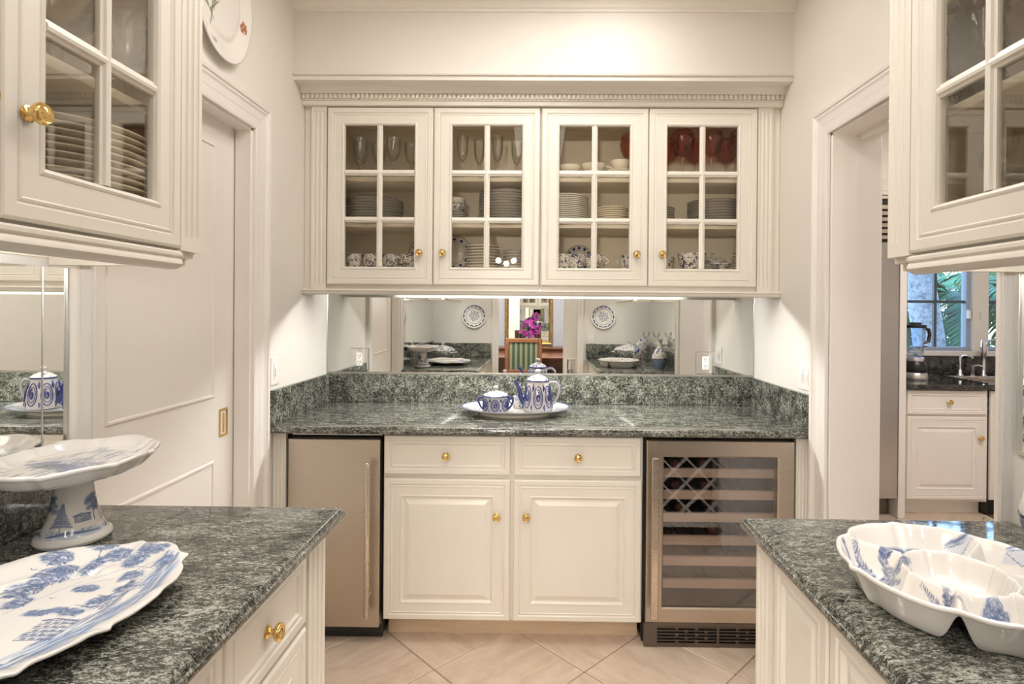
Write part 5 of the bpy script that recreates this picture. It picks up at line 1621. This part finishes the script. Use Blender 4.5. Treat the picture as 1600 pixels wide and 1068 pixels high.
MB().tube([(0, 0, .2), (.02, -.02, .27), (.05, -.05, .29)], .008, 8).build('spray_head', M['chrome'], sp, .8)

bl = thing('blender', 'black and silver countertop blender with clear jar by kitchen window', 'blender', (2.775, 4.16, .914))
MB().lathe([(0, 0), (.078, 0), (.08, .006), (.08, .045), (.072, .055), (0, .056)], 28, cap=False).build('base_ring', M['silver_strip'], bl, .7)
MB().lathe([(.070, .055), (.074, .070), (.076, .11), (.060, .135), (.052, .15), (0, .15)], 28, cap=False).build('motor_housing', M['dark'], bl, .7)
MB().lathe([(.058, .136), (.060, .150), (.056, .165), (.050, .168), (0, .168)], 24, cap=False).build('collar', M['chrome'], bl, .7)
MB().lathe([(.045, .168), (.052, .20), (.060, .28), (.066, .385), (.064, .385), (.058, .28), (.048, .20), (0, .175)], 24, cap=False).build('jar', M['window_pane'], bl, .8)
MB().lathe([(.069, .380), (.071, .385), (.069, .402), (.04, .408), (.038, .42), (0, .421)], 24, cap=False).build('lid', M['dark'], bl, .7)
MB().tube([(.060, 0, .375), (.095, 0, .37), (.105, 0, .33), (.095, 0, .28), (.060, 0, .265)], [.009, .012, .012, .012, .009], 8).build('handle', M['dark'], bl, .8)
MB().lathe([(0, .176), (.03, .178), (.006, .186), (.006, .2), (0, .2)], 6, cap=False).build('blade', M['chrome'], bl)
ds = thing('soap_dish', 'small white dish with a scraper on the kitchen window sill', 'dish', (3.04, YK - .022, 1.106))
MB().lathe([(0, 0), (.03, 0), (.05, .008), (.055, .014), (.052, .015), (.03, .005), (0, .004)], 24, sy=.4, cap=False).build('tray', M['white_plastic'], ds, .8)
MB().tube([(-.02, 0, .016), (.03, .005, .026), (.06, .0, .034)], .006, 8).build('scraper', M['grille'], ds, .8)

def rug_mat():
    mt, nt, p = new_mat('red_patterned_rug')
    v = coords(nt, (1, 1, 1)); vo = N(nt, 'ShaderNodeTexVoronoi', inp={'Scale': 22.0}); nt.links.new(v, vo.inputs['Vector'])
    nt.links.new(ramp(nt, vo.outputs['Distance'], [(.1, (.02, .02, .03)), (.3, (.14, .02, .015)), (.5, (.25, .17, .10)), (.6, (.02, .02, .04))]), p.inputs['Base Color'])
    p.inputs['Roughness'].default_value = .9
    return mt
rg = thing('kitchen_rug', 'dark red patterned rug on the kitchen floor by the sink', 'rug', (3.62, 3.72, 0.0))
MB().box(-.50, .50, -.22, .22, .0005, .009, .003).build('pile', rug_mat(), rg)
for sg in (-1, 1):
    b = MB()
    for k in range(40):
        y = -.21 + .42 * k / 39; b.box(min(sg * .50, sg * .53), max(sg * .50, sg * .53), y - .002, y + .002, .001, .004)
    o = b.build('fringe', M['porcelain_cream'], rg); o['kind'] = 'stuff'

# ================================================================== OUTSIDE THE WINDOW
struct(MB().box(-4, 14, 4.7, 16, -.3, -.15).build('ground_outside', simple('lawn', (.05, .11, .03), .9, var=.5, scale=6)))
def bark():
    mt, nt, p = new_mat('pale_lichen_bark')
    v = world_coords(nt); f = noise(nt, v, 26, 5, .7)
    nt.links.new(ramp(nt, f, [(.35, (.20, .23, .27)), (.5, (.42, .46, .52)), (.7, (.62, .66, .72))]), p.inputs['Base Color'])
    p.inputs['Roughness'].default_value = .9; bump(nt, p, f, .6, .01)
    return mt
t = thing('tree_trunk', 'pale grey leaning tree trunk outside the kitchen window', 'tree', (4.02, 5.6, -.15))
MB().tube([(0, 0, 0), (-.06, 0, .6), (-.17, 0, 1.4), (-.27, 0, 2.0), (-.38, .05, 3.2)], [.17, .15, .135, .125, .11], 18).build('trunk', bark(), t, 1.0)
def palm(label, x, y, h, nf, seed, ln=1.5):
    r = random.Random(seed)
    t = thing('palm', label, 'palm', (x, y, -.15))
    MB().tube([(0, 0, 0), (.05, .0, h * .5), (0, 0, h)], [.09, .07, .06], 10).build('trunk', simple('palm_bark', (.10, .08, .06), .9, var=.3, scale=30), t, 1.0)
    for k in range(nf):
        a = 2 * PI * k / nf + r.uniform(-.2, .2); el = r.uniform(.1, .9); L = ln * r.uniform(.8, 1.1)
        pts = []
        for j in range(13):
            s = j / 12
            pts.append(Vector((math.cos(a) * L * s * (1 - .15 * s), math.sin(a) * L * s * (1 - .15 * s), h + L * (math.sin(el) * s - .85 * s * s))))
        b = MB(); b.tube([tuple(p) for p in pts], [.012 * (1 - .8 * j / 12) for j in range(13)], 4)
        side = Vector((-math.sin(a), math.cos(a), 0))
        for j in range(52):
            s = .12 + .86 * j / 51; i = min(11, int(s * 12)); p = pts[i].lerp(pts[i + 1], s * 12 - i); d = (pts[i + 1] - pts[i]).normalized()
            for sg in (-1, 1):
                l = .36 * L / 1.5 * (1 - .55 * abs(s - .4)); tip = p + (side * sg * .75 + d * .55 + Vector((0, 0, -.30 + r.uniform(-.15, .1)))) * l
                w = d * .011
                mid = p.lerp(tip, .5) + Vector((0, 0, .02))
                b.add([p - w, p + w, mid + w * 1.3, mid - w * 1.3, tip], [(0, 1, 2, 3), (3, 2, 4)])
        b.build('frond', M['palm'], t)
palm('feathery palm outside, filling the middle of the kitchen window', 4.62, 6.3, 1.75, 11, 1, 1.5)
palm('feathery palm outside, behind the right-hand kitchen window', 5.55, 6.6, 1.9, 11, 2, 1.6)
palm('feathery palm outside, furthest back beyond the kitchen window', 4.5, 8.2, 2.4, 12, 3, 1.8)
r = random.Random(7); b = MB()
for k in range(5200):
    x = r.uniform(2.5, 10); y = r.uniform(8.9, 9.8); z = r.uniform(-.1, 3.2) ; s = r.uniform(.05, .13)
    u = Vector((r.uniform(-1, 1), r.uniform(-.4, .4), r.uniform(-1, 1))).normalized() * s; v = Vector((r.uniform(-1, 1), r.uniform(-1, .2), r.uniform(-1, 1))).normalized() * s * .5
    p = Vector((x, y, z)); b.add([p - u, p + v, p + u, p - v], [(0, 1, 2, 3)])
o = b.build('hedge', M['leaf']); o['kind'] = 'stuff'; tag(o, 'dense dark green hedge at the back of the garden', 'hedge')

# ================================================================== DINING ROOM SEEN IN THE MIRROR
t = thing('dining_table', 'dark mahogany pedestal dining table in the room behind', 'table', (.1, -2.35, 0))
MB().box(-.85, .85, -.45, .45, .725, .755, .008).build('table_top', M['mahogany'], t)
MB().lathe([(.09, .05), (.05, .12), (.045, .3), (.08, .42), (.05, .55), (.06, .68), (.12, .725)], 20).build('pedestal', M['mahogany'], t, .8)
for k in range(4):
    a = PI / 4 + PI / 2 * k
    MB().tube([(.06 * math.cos(a), .06 * math.sin(a), .12), (.2 * math.cos(a), .2 * math.sin(a), .09), (.38 * math.cos(a), .38 * math.sin(a), .022)], [.03, .026, .02], 8).build('foot', M['mahogany'], t, .8)
t = thing('sideboard', 'dark mahogany sideboard against the dining room wall', 'sideboard', (.0, -3.28, 0))
MB().box(-1.05, 1.05, .02, .42, .12, .79, .005).build('carcass', M['mahogany'], t)
MB().box(-1.08, 1.08, .0, .45, .79, .82, .005).build('top', M['mahogany'], t)
for x in (-.7, 0, .7):
    MB().rect(-.33 + x, .33 + x, .16, .76, [(0, .0), (.01, .006), (.05, .006), (.055, .0), (.09, .006)], 0).build('door', M['mahogany'], t, rot=(0, 0, PI), loc=(0, .415, 0))
for x in (-1.0, 1.0):
    for y in (.06, .38):
        MB().box(x - .03, x + .03, y - .03, y + .03, 0, .12).build('leg', M['mahogany'], t)
t = thing('gilt_mirror', 'tall gilt-framed mirror on the dining room wall', 'mirror', (-.15, -3.3, .84))
w, h = .39, 1.55
b = MB(); L = []
for i, d in ((0, 0), (0, .03), (.012, .045), (.03, .035), (.042, .042), (.055, .02), (.062, .02)):
    L.append([(-w + i, d, i), (w - i, d, i), (w - i, d, h - i), (-w + i, d, h - i)])
b.loops(L).build('frame', M['gold'], t)
MB().box(-w + .05, w - .05, .006, .02, .05, h - .05).build('mirror_panel', M['mirror'], t)
for sg in (-1, 1):
    b = MB()
    for k in range(24):
        b.lathe([(0, -.012), (.012, 0), (0, .012)], 8, (sg * (w - .02), .046, .04 + k * .064), cap=False)
    o = b.build('beading', M['gold'], t); o['kind'] = 'stuff'

def stripes():
    mt, nt, p = new_mat('green_striped_fabric')
    v = coords(nt); wv = N(nt, 'ShaderNodeTexWave', inp={'Scale': 4.6, 'Distortion': 0.0}); nt.links.new(v, wv.inputs['Vector'])
    nt.links.new(ramp(nt, wv.outputs['Fac'], [(.25, (.035, .075, .05)), (.45, (.05, .10, .07)), (.55, (.17, .19, .12)), (.8, (.22, .22, .14))]), p.inputs['Base Color'])
    p.inputs['Roughness'].default_value = .9
    return mt
t = thing('dining_chair', 'walnut dining chair with green striped back in the room behind', 'chair', (-.19, -1.95, 0), PI)
st_ = stripes()
MB().box(-.24, .24, -.22, .24, .40, .47, .012).build('seat', st_, t)
MB().box(-.20, .20, -.265, -.24, .60, .965, .006).build('back_cushion', st_, t)
b = MB(); b.box(-.25, -.20, -.275, -.235, 0, 1.02, .004).box(.20, .25, -.275, -.235, 0, 1.02, .004).box(-.20, .20, -.275, -.235, .965, 1.02, .004).box(-.20, .20, -.272, -.238, .55, .60, .004)
b.build('back_frame', M['chair_wood'], t)
for x in (-.22, .22):
    MB().box(x - .022, x + .022, .20, .244, 0, .40, .003).build('leg', M['chair_wood'], t)
    MB().box(x - .02, x + .02, -.235, .20, .34, .40, .003).build('side_rail', M['chair_wood'], t)

t = thing('potted_orchid', 'magenta orchid in a dark pot on the dining table', 'orchid', (-.12, -2.30, .755))
MB().lathe([(0, 0), (.05, 0), (.065, .04), (.07, .10), (.066, .12), (.06, .12), (0, .1)], 20, cap=False).build('pot', M['dark'], t, .8)
r = random.Random(3)
for k in range(5):
    a = 1.3 * k; MB().add([(.0, .0, .11), (.06 * math.cos(a) - .03 * math.sin(a), .06 * math.sin(a) + .03 * math.cos(a), .17), (.17 * math.cos(a), .17 * math.sin(a), .14), (.06 * math.cos(a) + .03 * math.sin(a), .06 * math.sin(a) - .03 * math.cos(a), .17)], [(0, 1, 2, 3)]).build('leaf', M['leaf'], t)
for k in range(3):
    dx = (-.05, .03, .06)[k]
    MB().tube([(0, 0, .1), (dx * .4, 0, .28), (dx, .0, .45), (dx * 2.0, .03, .50)], .0035, 6).build('stalk', M['leaf'], t, .9)
fb = MB()
for q in range(5):
    a = 2 * PI * q / 5 + .3; w_ = .017
    fb.add([(0, 0, 0), (.018 * math.cos(a) - w_ * math.sin(a), .006, .018 * math.sin(a) + w_ * math.cos(a)), (.040 * math.cos(a), .002, .040 * math.sin(a)), (.018 * math.cos(a) + w_ * math.sin(a), .006, .018 * math.sin(a) - w_ * math.cos(a))], [(0, 1, 2, 3)])
fb.lathe([(0, 0), (.008, .006), (0, .014)], 6, axis='y', cap=False)
fm = fb.mesh('flower', M['orchid'])
for k in range(22):
    z = .25 + .26 * r.random(); x = r.gauss(0, .055) * (1.3 - (z - .25) * 1.6)
    obj('flower', fm, t, (x, r.uniform(-.03, .05), z), (r.uniform(-.4, .4), r.uniform(0, 3), r.uniform(-.6, .6)))
